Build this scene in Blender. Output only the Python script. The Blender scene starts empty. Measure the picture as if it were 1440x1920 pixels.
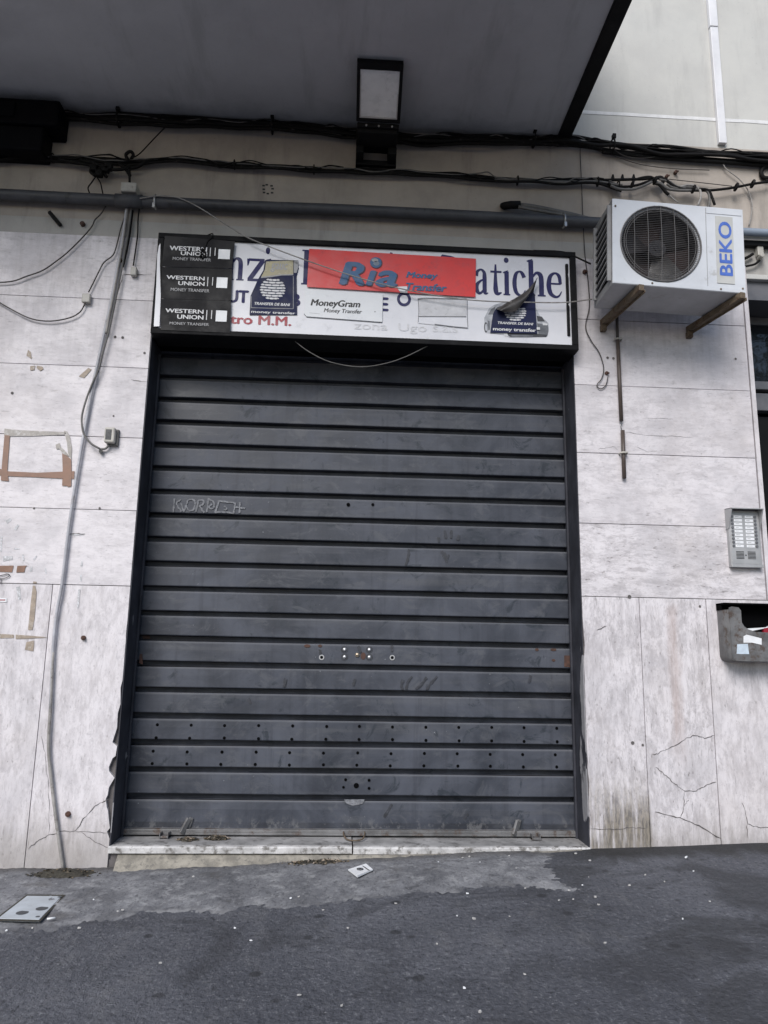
import bpy, bmesh, math, random
from mathutils import Vector, Matrix, noise
random.seed(7)
SC = bpy.context.scene
C = SC.collection
R = math.radians
PI = math.pi

# ------------------------------------------------------------------ node helpers
class NT:
    def __init__(s, name):
        s.m = bpy.data.materials.new(name); s.m.use_nodes = True
        s.t = s.m.node_tree; s.t.nodes.clear()
        s.out = s.t.nodes.new('ShaderNodeOutputMaterial')
        s.b = s.t.nodes.new('ShaderNodeBsdfPrincipled')
        s.t.links.new(s.b.outputs[0], s.out.inputs[0])
        s.geo = s.t.nodes.new('ShaderNodeNewGeometry')
        s.pos = s.geo.outputs['Position']
    def put(s, sock, v):
        if hasattr(v, 'is_output'): s.t.links.new(v, sock)
        elif isinstance(v, tuple) and len(v) == 3 and sock.type == 'RGBA': sock.default_value = (*v, 1)
        else: sock.default_value = v
    def attr(s, n, kind='Fac'):
        a = s.t.nodes.new('ShaderNodeAttribute'); a.attribute_name = n
        return a.outputs[kind]
    def vmul(s, v, k):
        n = s.t.nodes.new('ShaderNodeVectorMath'); n.operation = 'MULTIPLY'
        s.put(n.inputs[0], v); n.inputs[1].default_value = k
        return n.outputs[0]
    def vadd(s, v, k):
        n = s.t.nodes.new('ShaderNodeVectorMath'); n.operation = 'ADD'
        s.put(n.inputs[0], v); s.put(n.inputs[1], k)
        return n.outputs[0]
    def noise(s, v, scale, detail=6, rough=.6, dist=0.):
        n = s.t.nodes.new('ShaderNodeTexNoise')
        s.put(n.inputs['Vector'], v); n.inputs['Scale'].default_value = scale
        n.inputs['Detail'].default_value = detail; n.inputs['Roughness'].default_value = rough
        n.inputs['Distortion'].default_value = dist
        return n.outputs['Fac']
    def noisec(s, v, scale, detail=3):
        n = s.t.nodes.new('ShaderNodeTexNoise')
        s.put(n.inputs['Vector'], v); n.inputs['Scale'].default_value = scale
        n.inputs['Detail'].default_value = detail
        return n.outputs['Color']
    def voro(s, v, scale, out='Distance'):
        n = s.t.nodes.new('ShaderNodeTexVoronoi')
        s.put(n.inputs['Vector'], v); n.inputs['Scale'].default_value = scale
        return n.outputs[out]
    def ss(s, v, a, b, lo=0., hi=1.):
        n = s.t.nodes.new('ShaderNodeMapRange'); n.interpolation_type = 'SMOOTHSTEP'
        s.put(n.inputs[0], v)
        n.inputs[1].default_value = min(a, b); n.inputs[2].default_value = max(a, b)
        n.inputs[3].default_value = lo if a < b else hi; n.inputs[4].default_value = hi if a < b else lo
        return n.outputs[0]
    def math(s, op, a, b=0.):
        n = s.t.nodes.new('ShaderNodeMath'); n.operation = op
        s.put(n.inputs[0], a); s.put(n.inputs[1], b)
        return n.outputs[0]
    def mix(s, f, a, b, mode='MIX'):
        n = s.t.nodes.new('ShaderNodeMix'); n.data_type = 'RGBA'; n.blend_type = mode
        s.put(n.inputs[0], f); s.put(n.inputs[6], a); s.put(n.inputs[7], b)
        return n.outputs[2]
    def sep(s, v):
        n = s.t.nodes.new('ShaderNodeSeparateXYZ'); s.put(n.inputs[0], v)
        return n.outputs
    def bump(s, h, strength=.3, dist=.01):
        n = s.t.nodes.new('ShaderNodeBump'); s.put(n.inputs['Height'], h)
        n.inputs['Strength'].default_value = strength; n.inputs['Distance'].default_value = dist
        s.t.links.new(n.outputs[0], s.b.inputs['Normal'])
    def done(s, col, rough, metal=0., spec=.5):
        s.put(s.b.inputs['Base Color'], col); s.put(s.b.inputs['Roughness'], rough)
        s.b.inputs['Metallic'].default_value = metal
        s.b.inputs['Specular IOR Level'].default_value = spec
        return s.m

def k3(c, k): return tuple(min(1., v*k) for v in c)

def plain(name, col, rough=.6, metal=0., v=.22, sc=7., col2=None, amt=.45, bump=.15, bs=90., spec=.5):
    n = NT(name)
    f = n.ss(n.noise(n.pos, sc, 8, .65), .3, .7)
    c = n.mix(f, k3(col, 1-v), k3(col, 1+v))
    if col2:
        g = n.ss(n.noise(n.vadd(n.pos, (3.1, 7.7, 1.9)), sc*2.3, 8, .7), amt, amt+.16)
        c = n.mix(g, c, col2)
    if bump: n.bump(n.noise(n.pos, bs, 4), bump, .004)
    return n.done(c, n.ss(f, 0, 1, max(.05, rough-.1), min(1, rough+.12)), metal, spec)

# travertine: bands along the vein direction of each slab, pits, stains, grime near the pavement
def make_marble():
    n = NT('travertine')
    vc = n.attr('vc', 'Vector'); tone = n.attr('tone')
    warp = n.vadd(vc, n.vmul(n.noisec(vc, 3.2, 5), (.22, .045, 0)))
    b1 = n.noise(n.vmul(warp, (2.6, 7, 1)), 1.9, 9, .74)
    b2 = n.noise(n.vmul(warp, (9, 20, 1)), 1.6, 8, .76)
    cl = n.noise(vc, 3.0, 6, .6)
    contrast = n.ss(tone, 0., 1., .36, .95)
    bb = n.math('MULTIPLY', n.ss(n.math('ADD', n.math('MULTIPLY', b1, .65), n.math('MULTIPLY', b2, .35)), .44, .62), contrast)
    c = n.mix(bb, (.715, .68, .70), (.43, .402, .415))
    c = n.mix(n.math('MULTIPLY', n.ss(cl, .45, .66), .5), c, (.45, .43, .45))
    b3 = n.ss(n.noise(n.vmul(warp, (16, 44, 1)), 1., 8, .80), .47, .62)
    c = n.mix(n.math('MULTIPLY', b3, n.math('MULTIPLY', contrast, .60)), c, (.40, .375, .385))
    speck = n.ss(n.noise(n.vadd(n.pos, (2, 2, 2)), 75, 3, .7), .62, .70)
    c = n.mix(n.math('MULTIPLY', speck, .34), c, (.20, .185, .18))
    blot = n.ss(n.noise(n.vadd(vc, (5, 5, 0)), 17, 6, .7), .56, .72)
    c = n.mix(n.math('MULTIPLY', blot, .45), c, (.34, .325, .34))
    dash = n.ss(n.noise(n.vmul(n.vadd(warp, (3, 8, 1)), (4.5, 30, 1)), 1.5, 6, .68), .62, .72)
    c = n.mix(n.math('MULTIPLY', dash, n.math('MULTIPLY', contrast, .75)), c, (.20, .185, .19))
    c = n.mix(n.math('MULTIPLY', n.ss(n.noise(n.vadd(n.pos, (9, 1, 4)), 1.1, 5, .65), .48, .75), .30), c, (.50, .44, .41))
    pits = n.ss(n.noise(n.vmul(warp, (14, 46, 1)), 1.7, 3, .5), .62, .70)
    pits = n.math('MULTIPLY', pits, n.ss(b1, .36, .66, .12, 1.))
    c = n.mix(n.math('MULTIPLY', pits, n.math('MULTIPLY', contrast, .8)), c, (.16, .145, .14))
    dots = n.ss(n.voro(n.vmul(n.pos, (1, .01, 1)), 13.), .10, .04)
    dots = n.math('MULTIPLY', dots, n.ss(n.noise(n.pos, 2.3, 2), .55, .68))
    c = n.mix(n.math('MULTIPLY', dots, .45), c, (.12, .11, .11))
    x, y, z = n.sep(n.pos)
    streak = n.noise(n.vmul(n.pos, (34, 1, 2.6)), 1., 6, .65)
    big = n.noise(n.vadd(n.pos, (2, 5, 8)), 2.4, 5)
    # dirty corner slab right of the door
    gx = n.math('MULTIPLY', n.ss(x, 1.44, 1.46), n.ss(x, 1.84, 1.815))
    gz_ = n.ss(n.math('ADD', z, n.math('MULTIPLY', big, -.5)), .34, -.12)
    g = n.math('MULTIPLY', n.math('MULTIPLY', gx, gz_), n.ss(streak, .34, .56))
    c = n.mix(n.math('MULTIPLY', g, .85), c, n.mix(n.ss(n.noise(n.vmul(n.pos, (60, 1, 14)), 1., 6, .7), .42, .6), (.24, .205, .15), (.045, .038, .027)))
    # splash grime over the lowest hand's breadth everywhere
    low = n.ss(n.math('ADD', z, n.math('MULTIPLY', streak, -.36)), .10, -.18)
    c = n.mix(n.math('MULTIPLY', low, .55), c, (.20, .18, .155))
    # dark streaks, stronger towards the upper edge
    top = n.math('MULTIPLY', n.ss(z, 2.5, 3.7), n.ss(streak, .42, .7))
    c = n.mix(n.math('MULTIPLY', top, .30), c, (.27, .25, .24))
    # rusty run down one lower slab
    rx = n.math('MULTIPLY', n.ss(n.math('ADD', x, n.math('MULTIPLY', big, .09)), 2.02, 2.06), n.ss(n.math('ADD', x, n.math('MULTIPLY', big, .09)), 2.13, 2.08))
    rz = n.math('MULTIPLY', n.ss(z, .45, .75), n.ss(z, 1.50, 1.42))
    c = n.mix(n.math('MULTIPLY', n.math('MULTIPLY', rx, rz), n.ss(streak, .25, .7, .1, .5)), c, (.36, .25, .21))
    n.bump(n.math('SUBTRACT', n.math('MULTIPLY', n.noise(n.pos, 130, 3), .25), n.math('MULTIPLY', pits, 1.)), .35, .002)
    return n.done(c, n.ss(cl, .3, .7, .42, .62), 0, .4)

def make_plaster(name, a, b, c3, drip=True):
    n = NT(name)
    f = n.ss(n.noise(n.pos, 1.6, 9, .68), .32, .68)
    c = n.mix(f, a, b)
    s = n.noise(n.vmul(n.pos, (7, 1, 1.1)), 1., 7, .65)
    c = n.mix(n.math('MULTIPLY', n.ss(s, .5, .72), .55), c, c3)
    if 'soffit' in name:
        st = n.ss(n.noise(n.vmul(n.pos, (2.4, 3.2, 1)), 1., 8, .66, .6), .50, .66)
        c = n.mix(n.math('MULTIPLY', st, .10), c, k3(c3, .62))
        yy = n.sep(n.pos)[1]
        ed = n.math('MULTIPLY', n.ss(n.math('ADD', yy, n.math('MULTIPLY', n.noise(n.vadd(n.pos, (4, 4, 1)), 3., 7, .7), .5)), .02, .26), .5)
        c = n.mix(ed, c, k3(c3, .45))  # mottled darkening towards the wall: shade under the balcony put into the colour
    sp = n.ss(n.noise(n.pos, 42, 6, .75), .60, .74)
    c = n.mix(n.math('MULTIPLY', sp, .35), c, k3(c3, .55))
    n.bump(n.math('ADD', n.noise(n.pos, 160, 4, .7), n.math('MULTIPLY', n.noise(n.pos, 14, 4), 1.2)), .3, .004)
    return n.done(c, .88, 0, .25)

def make_shutter():
    n = NT('slate_grey_shutter_paint')
    x, y, z = n.sep(n.pos)
    h = n.noise(n.vmul(n.pos, (.7, 1, 9)), 1.4, 6, .6)
    v = n.noise(n.vmul(n.pos, (18, 1, .9)), 1., 7, .66)
    bl = n.noise(n.vadd(n.pos, (4, 4, 4)), 2.6, 8, .62, .6)
    c = n.mix(n.ss(bl, .3, .72), (.028, .032, .043), (.074, .081, .102))
    c = n.mix(n.math('MULTIPLY', n.ss(h, .48, .74), .40), c, (.098, .10, .108))
    c = n.mix(n.math('MULTIPLY', n.ss(v, .50, .70), .42), c, (.026, .028, .038))
    sm = n.ss(n.noise(n.vadd(n.pos, (1, 8, 2)), 5.5, 7, .7, 1.2), .56, .66)
    c = n.mix(n.math('MULTIPLY', sm, .8), c, (.018, .024, .033))
    sm2 = n.ss(n.noise(n.vmul(n.vadd(n.pos, (7, 3, 5)), (3.2, 1, 5)), 1.6, 9, .72, .8), .52, .64)
    c = n.mix(n.math('MULTIPLY', sm2, .55), c, (.088, .092, .104))
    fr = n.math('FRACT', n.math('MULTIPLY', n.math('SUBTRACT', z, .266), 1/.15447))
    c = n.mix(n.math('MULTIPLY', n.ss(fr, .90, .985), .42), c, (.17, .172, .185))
    c = n.mix(n.math('MULTIPLY', n.ss(fr, .24, .17), n.ss(n.noise(n.vmul(n.pos, (2, 1, 6)), 1.3, 6, .7), .35, .65, .1, .75)), c, (.018, .019, .024))  # shade in the groove under each slat's lip, put into the paint colour
    ch = n.ss(n.noise(n.pos, 55, 3, .6), .715, .745)
    ch = n.math('MULTIPLY', ch, n.ss(n.noise(n.pos, 3.1, 2), .52, .64))
    c = n.mix(n.math('MULTIPLY', ch, .65), c, (.30, .31, .33))
    # dust and scuffs at the foot
    low = n.math('MULTIPLY', n.ss(z, .20, .10), n.ss(n.noise(n.vmul(n.pos, (14, 1, 9)), 1.6, 8, .75), .52, .60))
    c = n.mix(n.math('MULTIPLY', low, .6), c, (.17, .17, .175))
    n.bump(n.math('ADD', n.math('MULTIPLY', bl, .8), n.math('MULTIPLY', n.noise(n.pos, 120, 4), .15)), .25, .006)
    return n.done(c, n.ss(bl, .3, .7, .42, .62), 0, .35)

def make_reveal():
    n = NT('peeling_black_reveal_paint')
    x, y, z = n.sep(n.pos)
    a = n.noise(n.vmul(n.pos, (3, 3, 2)), 2., 6, .65)
    c = n.mix(n.ss(a, .35, .7), (.022, .023, .030), (.052, .054, .068))
    pm = n.noise(n.vmul(n.vadd(n.pos, (0, 5.2, 1.3)), (4, 9, 2.4)), 1., 5, .6)
    edge = n.ss(y, .16, .0)
    lowz = n.math('MULTIPLY', n.ss(z, 1.5, .75), n.ss(z, .10, .3))
    p = n.ss(n.math('ADD', pm, n.math('MULTIPLY', n.math('MULTIPLY', edge, lowz), n.ss(x, 0., .3, .05, .30))), .655, .675)
    c = n.mix(p, c, n.mix(n.noise(n.pos, 30, 5), (.20, .20, .215), (.38, .37, .38)))
    n.bump(n.math('MULTIPLY', p, -1.), .6, .004)
    return n.done(c, .6, 0, .35)

def make_asphalt():
    n = NT('worn_asphalt')
    x, y, z = n.sep(n.pos)
    stn = n.ss(n.noise(n.vadd(n.pos, (3, 6, 2)), 1.7, 7, .62, 1.0), .50, .62)
    big = n.noise(n.pos, .9, 8, .6, .4)
    mid = n.noise(n.vmul(n.pos, (3.2, 1.2, 1)), 2.6, 8, .65)
    agg = n.noise(n.vmul(n.pos, (1, .55, 1)), 62, 4, .75)
    fine = n.noise(n.pos, 105, 4, .75)
    c = n.mix(n.ss(big, .34, .68), (.098, .102, .120), (.165, .170, .194))
    c = n.mix(n.math('MULTIPLY', n.ss(mid, .52, .72), .5), c, (.21, .211, .222))
    c = n.mix(n.math('MULTIPLY', n.ss(agg, .54, .68), .62), c, (.28, .284, .305))
    c = n.mix(n.math('MULTIPLY', n.ss(agg, .47, .32), .7), c, (.030, .031, .037))
    # pale worn tongue ends where the old concrete rubs through
    pale = n.ss(n.noise(n.vadd(n.pos, (7, 2, 0)), 11, 7, .72, .5), .61, .70)
    c = n.mix(n.math('MULTIPLY', pale, .5), c, (.21, .21, .22))
    wsp = n.ss(n.voro(n.pos, 27.), .15, .05)
    wsp = n.math('MULTIPLY', wsp, n.ss(n.noise(n.pos, 6, 2), .49, .58))
    c = n.mix(n.math('MULTIPLY', wsp, .7), c, (.38, .38, .395))
    gum = n.math('MULTIPLY', n.ss(n.voro(n.vadd(n.pos, (.3, .2, 0)), 5.2), .17, .09), n.ss(n.noise(n.vadd(n.pos, (5, 5, 5)), 2.2, 2), .44, .50))
    c = n.mix(n.math('MULTIPLY', gum, .75), c, (.035, .036, .041))
    c = n.mix(n.math('MULTIPLY', stn, .55), c, (.055, .056, .064))
    # oily dark patch toward the right and along the pier
    dx = n.math('MULTIPLY', n.ss(x, .75, 1.25), n.ss(n.noise(n.vadd(n.pos, (1, 1, 9)), 2.3, 6, .6, .8), .47, .6))
    c = n.mix(n.math('MULTIPLY', dx, .6), c, (.058, .059, .065))
    wl = n.math('MULTIPLY', n.ss(n.math('ADD', y, n.math('MULTIPLY', mid, .35)), -.12, .08), n.ss(x, 1.2, 1.5))
    c = n.mix(n.math('MULTIPLY', wl, .8), c, (.030, .029, .028))
    n.bump(n.math('ADD', n.math('ADD', n.math('MULTIPLY', agg, .5), n.math('MULTIPLY', fine, .8)), n.math('MULTIPLY', n.noise(n.pos, 30, 5, .7), 2.5)), 1., .014)
    return n.done(c, n.ss(big, .3, .7, .72, .92), 0, .35)

def make_apron():
    n = NT('cracked_concrete_apron')
    x, y, z = n.sep(n.pos)
    big = n.noise(n.pos, 2.2, 8, .62, .5)
    mid = n.noise(n.pos, 9., 8, .68, .4)
    fine = n.noise(n.vmul(n.pos, (1, .6, 1)), 66, 5, .75)
    c = n.mix(n.ss(big, .34, .68), (.125, .127, .138), (.225, .228, .242))
    c = n.mix(n.math('MULTIPLY', n.ss(mid, .50, .68), .75), c, (.34, .342, .35))
    c = n.mix(n.math('MULTIPLY', n.ss(mid, .46, .34), .6), c, (.062, .062, .068))
    c = n.mix(n.math('MULTIPLY', n.ss(fine, .48, .34), .7), c, (.045, .045, .05))
    c = n.mix(n.math('MULTIPLY', n.ss(fine, .56, .7), .5), c, (.40, .40, .40))
    c = n.mix(n.math('MULTIPLY', n.ss(n.noise(n.vadd(n.pos, (6, 3, 1)), 3.6, 6, .6), .55, .66), .55), c, (.085, .080, .078))
    wsp = n.math('MULTIPLY', n.ss(n.voro(n.pos, 22.), .09, .03), n.ss(n.noise(n.pos, 5, 2), .54, .62))
    c = n.mix(n.math('MULTIPLY', wsp, .7), c, (.42, .41, .40))
    # feathered edge: patches of asphalt film run over the concrete
    ed = n.attr('edge'); en = n.noise(n.vadd(n.pos, (2, 9, 4)), 11., 7, .7, .3)
    e1 = n.ss(n.math('SUBTRACT', en, n.math('MULTIPLY', ed, 1.7)), .22, .32)
    c = n.mix(n.math('MULTIPLY', e1, .85), c, n.mix(fine, (.03, .031, .036), (.22, .222, .235)))
    rim = n.math('MULTIPLY', n.ss(ed, .22, .08), n.ss(n.noise(n.vadd(n.pos, (8, 1, 4)), 6., 5, .6), .48, .6))
    c = n.mix(n.math('MULTIPLY', rim, .5), c, (.34, .34, .345))
    # dirt against the building
    dk = n.math('MULTIPLY', n.ss(n.math('ADD', y, n.math('MULTIPLY', mid, .22)), -.02, .10), .65)
    c = n.mix(dk, c, (.055, .048, .042))
    n.bump(n.math('ADD', n.math('MULTIPLY', mid, 1.2), n.math('MULTIPLY', fine, .35)), .7, .010)
    return n.done(c, .88, 0, .3)

MT = {}
def m(k): return MT[k]
MT['marble'] = make_marble()
MT['plaster_low'] = make_plaster('beige_plaster', (.45, .40, .355), (.34, .305, .27), (.20, .18, .165))  # browner and darker than the plaster above
MT['plaster_up'] = make_plaster('pale_grey_plaster', (.58, .575, .545), (.51, .505, .485), (.42, .415, .40))
MT['plaster_band'] = make_plaster('grey_band_plaster', (.44, .425, .40), (.37, .355, .335), (.24, .23, .215))
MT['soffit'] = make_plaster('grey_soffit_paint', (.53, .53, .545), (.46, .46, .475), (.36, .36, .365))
MT['shutter'] = make_shutter()
MT['reveal'] = make_reveal()
MT['asphalt'] = make_asphalt()
MT['apron'] = make_apron()
MT['black'] = plain('black_painted_metal', (.006, .006, .007), .65, 0, .3, 5, (.014, .014, .016), .56, spec=.18)
MT['void'] = plain('dark_gap', (.003, .003, .0035), .95, 0, .2, bump=0, spec=.05)
MT['joint'] = plain('dirty_joint_mortar', (.13, .12, .12), .95, 0, .4, 9, bump=0)
MT['crack'] = plain('crack_dirt', (.11, .10, .098), .95, 0, .5, 22, (.25, .235, .23), .55, bump=0)
MT['cable'] = plain('black_cable_rubber', (.007, .0065, .0065), .7, 0, .4, 12, (.055, .05, .046), .57, bump=.3, spec=.2)
MT['cable_grey'] = plain('dusty_grey_cable', (.12, .115, .11), .6, 0, .3, 15)
MT['cable_pale'] = plain('pale_grey_cable', (.30, .285, .27), .55, 0, .25, 11, (.16, .14, .13), .52)
MT['wire_dark'] = plain('thin_brown_wire', (.05, .043, .04), .6, 0, .3, 15)
MT['conduit'] = plain('worn_white_grey_conduit', (.42, .42, .45), .5, 0, .22, 6, (.24, .225, .22), .53)
MT['pipe'] = plain('dark_grey_steel_pipe', (.060, .061, .068), .5, 0, .3, 6, (.035, .034, .036), .54, bump=.2)
MT['pipe_blue'] = plain('blue_grey_pipe', (.17, .21, .27), .5, 0, .2, 6)
MT['zinc'] = plain('galvanised_steel', (.45, .45, .45), .38, .8, .25, 20)
MT['pvc'] = plain('white_pvc_trunking', (.74, .74, .76), .45, 0, .08, 4, (.6, .59, .57), .62)
MT['white_line'] = plain('white_joint_paint', (.72, .72, .72), .7, 0, .12, 9, (.5, .49, .47), .60)
MT['boxwhite'] = plain('yellowed_white_plastic', (.46, .44, .40), .5, 0, .2, 12, (.25, .23, .2), .58)
MT['brown_pipe'] = plain('brown_plastic_pipe', (.085, .065, .056), .5, 0, .25, 9)
MT['rust'] = plain('rusty_steel', (.15, .115, .08), .75, .2, .35, 16, (.085, .04, .022), .50, bump=.4)
MT['rustdark'] = plain('dark_rust', (.075, .038, .028), .8, 0, .4, 25)
MT['sign_white'] = plain('white_sign_panel', (.70, .70, .735), .35, 0, .05, 3, (.56, .56, .585), .60, bump=0)
MT['sign_soil'] = plain('greyed_print', (.42, .42, .43), .6, 0, .2, 30, (.66, .66, .69), .45, bump=0)
MT['residue'] = plain('glue_residue', (.60, .60, .62), .7, 0, .12, 12, (.38, .38, .39), .55, bump=.2, bs=40)
MT['faded_print'] = plain('faded_print', (.59, .59, .61), .6, 0, .15, 25, (.68, .68, .71), .46, bump=0)
MT['navy_print'] = plain('navy_print', (.012, .012, .085), .6, 0, .12, 20, bump=0)
MT['red_print'] = plain('dark_red_print', (.30, .012, .028), .4, 0, .15, 20, bump=0)
MT['red_banner'] = plain('faded_red_banner', (.66, .040, .038), .45, 0, .10, 4, (.52, .05, .055), .52, bump=.1, bs=25)
MT['blue_banner'] = plain('blue_banner_letters', (.030, .105, .23), .45, 0, .2, 30, (.06, .10, .17), .55, bump=0)
MT['maroon_shadow'] = plain('letter_shadow_print', (.06, .022, .04), .5, 0, .2, 20, bump=0)
MT['wu_black'] = plain('matt_black_sticker', (.010, .0095, .011), .6, 0, .25, 6, (.02, .02, .022), .55, bump=.2, bs=18, spec=.25)
MT['white_print'] = plain('white_letter_print', (.66, .66, .67), .5, 0, .12, 60, bump=0)
MT['grey_print'] = plain('grey_letter_print', (.33, .33, .34), .5, 0, .2, 60, bump=0)
MT['navy_sticker'] = plain('navy_sticker', (.010, .014, .055), .6, 0, .2, 8, bump=.15, bs=20, spec=.3)
MT['gold'] = plain('dull_gold_print', (.40, .36, .23), .5, 0, .25, 14, (.55, .52, .42), .53, bump=0)
MT['ink'] = plain('black_ink', (.018, .018, .02), .5, 0, .2, 30, bump=0)
MT['card'] = plain('white_plastic_card', (.70, .715, .735), .35, 0, .05, 6, (.60, .61, .63), .58, bump=.05)
MT['peel_back'] = plain('grey_sticker_back', (.050, .045, .043), .45, 0, .3, 9, (.11, .105, .10), .56, bump=.2)
MT['car_light'] = plain('silver_print', (.40, .41, .44), .45, 0, .3, 18, bump=0)
MT['car_mid'] = plain('grey_print_tone', (.15, .155, .17), .45, 0, .3, 18, bump=0)
MT['car_dark'] = plain('dark_print_tone', (.045, .045, .05), .45, 0, .3, 18, bump=0)
MT['ac_white'] = plain('white_enamel', (.60, .62, .655), .4, 0, .06, 3, (.43, .43, .43), .57, bump=.06)
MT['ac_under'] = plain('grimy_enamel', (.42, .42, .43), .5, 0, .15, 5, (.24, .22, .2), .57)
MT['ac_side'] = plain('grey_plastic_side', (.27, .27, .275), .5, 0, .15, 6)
MT['grille'] = plain('grey_wire_grille', (.115, .11, .11), .5, .2, .2, 20)
MT['lens'] = plain('dark_lens', (.03, .03, .032), .3, 0, .3, 8)
MT['fan'] = plain('dark_fan_plastic', (.016, .013, .013), .5, 0, .3, 8)
MT['fin_red'] = plain('brown_red_interior', (.018, .007, .006), .7, 0, .3, 8)
MT['brand_plate'] = plain('yellowed_brand_plate', (.50, .50, .48), .4, 0, .06, 8, bump=0)
MT['brand_blue'] = plain('blue_brand_letters', (.075, .15, .50), .4, 0, .1, 20, bump=0)
MT['alu'] = plain('anodised_aluminium', (.40, .40, .405), .45, .25, .1, 8)
MT['alu_dark'] = plain('aged_steel_box', (.15, .148, .15), .5, .2, .35, 7, (.085, .06, .048), .50, bump=.2)
MT['button'] = plain('grey_call_button', (.16, .16, .17), .4, .3, .15, 30)
MT['paper'] = plain('white_paper', (.75, .76, .78), .7, 0, .06, 30, bump=.1)
MT['paper_dirty'] = plain('dirty_paper', (.42, .41, .40), .8, 0, .3, 60, (.25, .24, .23), .52, bump=.1)
MT['paper_blue'] = plain('bluish_paper', (.52, .60, .68), .7, 0, .1, 30, bump=.1)
MT['tape'] = plain('brown_parcel_tape', (.225, .125, .085), .4, 0, .15, 14, bump=.1)
MT['tape_old'] = plain('dried_tape_residue', (.33, .27, .215), .6, 0, .2, 25, (.45, .41, .37), .52, bump=.1)
MT['tape_grey'] = plain('greyed_tape', (.34, .315, .29), .5, 0, .2, 22, (.50, .48, .47), .50, bump=.1)
MT['soil'] = plain('dark_soil', (.040, .036, .028), .95, 0, .5, 60, (.09, .08, .06), .55, bump=.8, bs=60)
MT['leaf'] = plain('dry_leaf', (.11, .085, .055), .8, 0, .5, 40, (.2, .17, .13), .6)
MT['cover'] = plain('pale_steel_cover', (.42, .455, .49), .55, .05, .14, 8, (.30, .33, .355), .55, bump=.2)
MT['coverhole'] = plain('dark_cover_hole', (.06, .063, .07), .7, 0, .3, bump=0)
MT['glass'] = None
MT['doorframe'] = plain('grey_door_frame', (.13, .13, .14), .45, .2, .15, 6)
MT['threshold'] = plain('dirty_white_marble', (.30, .295, .295), .6, 0, .3, 6, (.13, .125, .125), .50, bump=.25)
MT['step_nose'] = plain('worn_marble_nosing', (.50, .49, .485), .6, 0, .25, 9, (.17, .16, .15), .48, bump=.25)
MT['riser'] = plain('beige_mortar', (.26, .24, .205), .9, 0, .3, 14, (.15, .14, .125), .50, bump=.6, bs=40)
MT['brass'] = plain('worn_brass', (.55, .45, .33), .35, .7, .1, 60, bump=0)
MT['chrome'] = plain('bright_rivet_steel', (.75, .75, .76), .25, .7, .05, 60, bump=0)
MT['chalk'] = plain('faint_chalk', (.19, .195, .21), .8, 0, .35, 45, (.095, .10, .118), .48, bump=0)
MT['smudge'] = plain('dark_smudge', (.026, .028, .036), .6, 0, .4, 30, (.06, .065, .08), .54, bump=0)
MT['lampglass'] = plain('dusty_lamp_glass', (.84, .84, .83), .3, 0, .08, 10, (.66, .66, .65), .56, bump=0)
MT['lamprim'] = plain('pale_lamp_gasket', (.62, .6, .58), .5, 0, .1, 10, bump=0)
MT['awning'] = plain('blue_black_awning_metal', (.002, .0022, .004), .7, 0, .3, 6, (.006, .0065, .009), .62, spec=.1)
MT['bark'] = plain('grey_bark', (.09, .075, .06), .9, 0, .3, 9, bump=.5)
MT['leaves'] = plain('green_leaves', (.055, .085, .03), .6, 0, .4, 4, bump=0)
def make_glass():
    n = NT('dark_window_glass')
    n.bump(n.noise(n.pos, 3.0, 3), .10, .02)
    return n.done((.012, .014, .017), .03, 0, .9)
MT['glass'] = make_glass()

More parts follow.
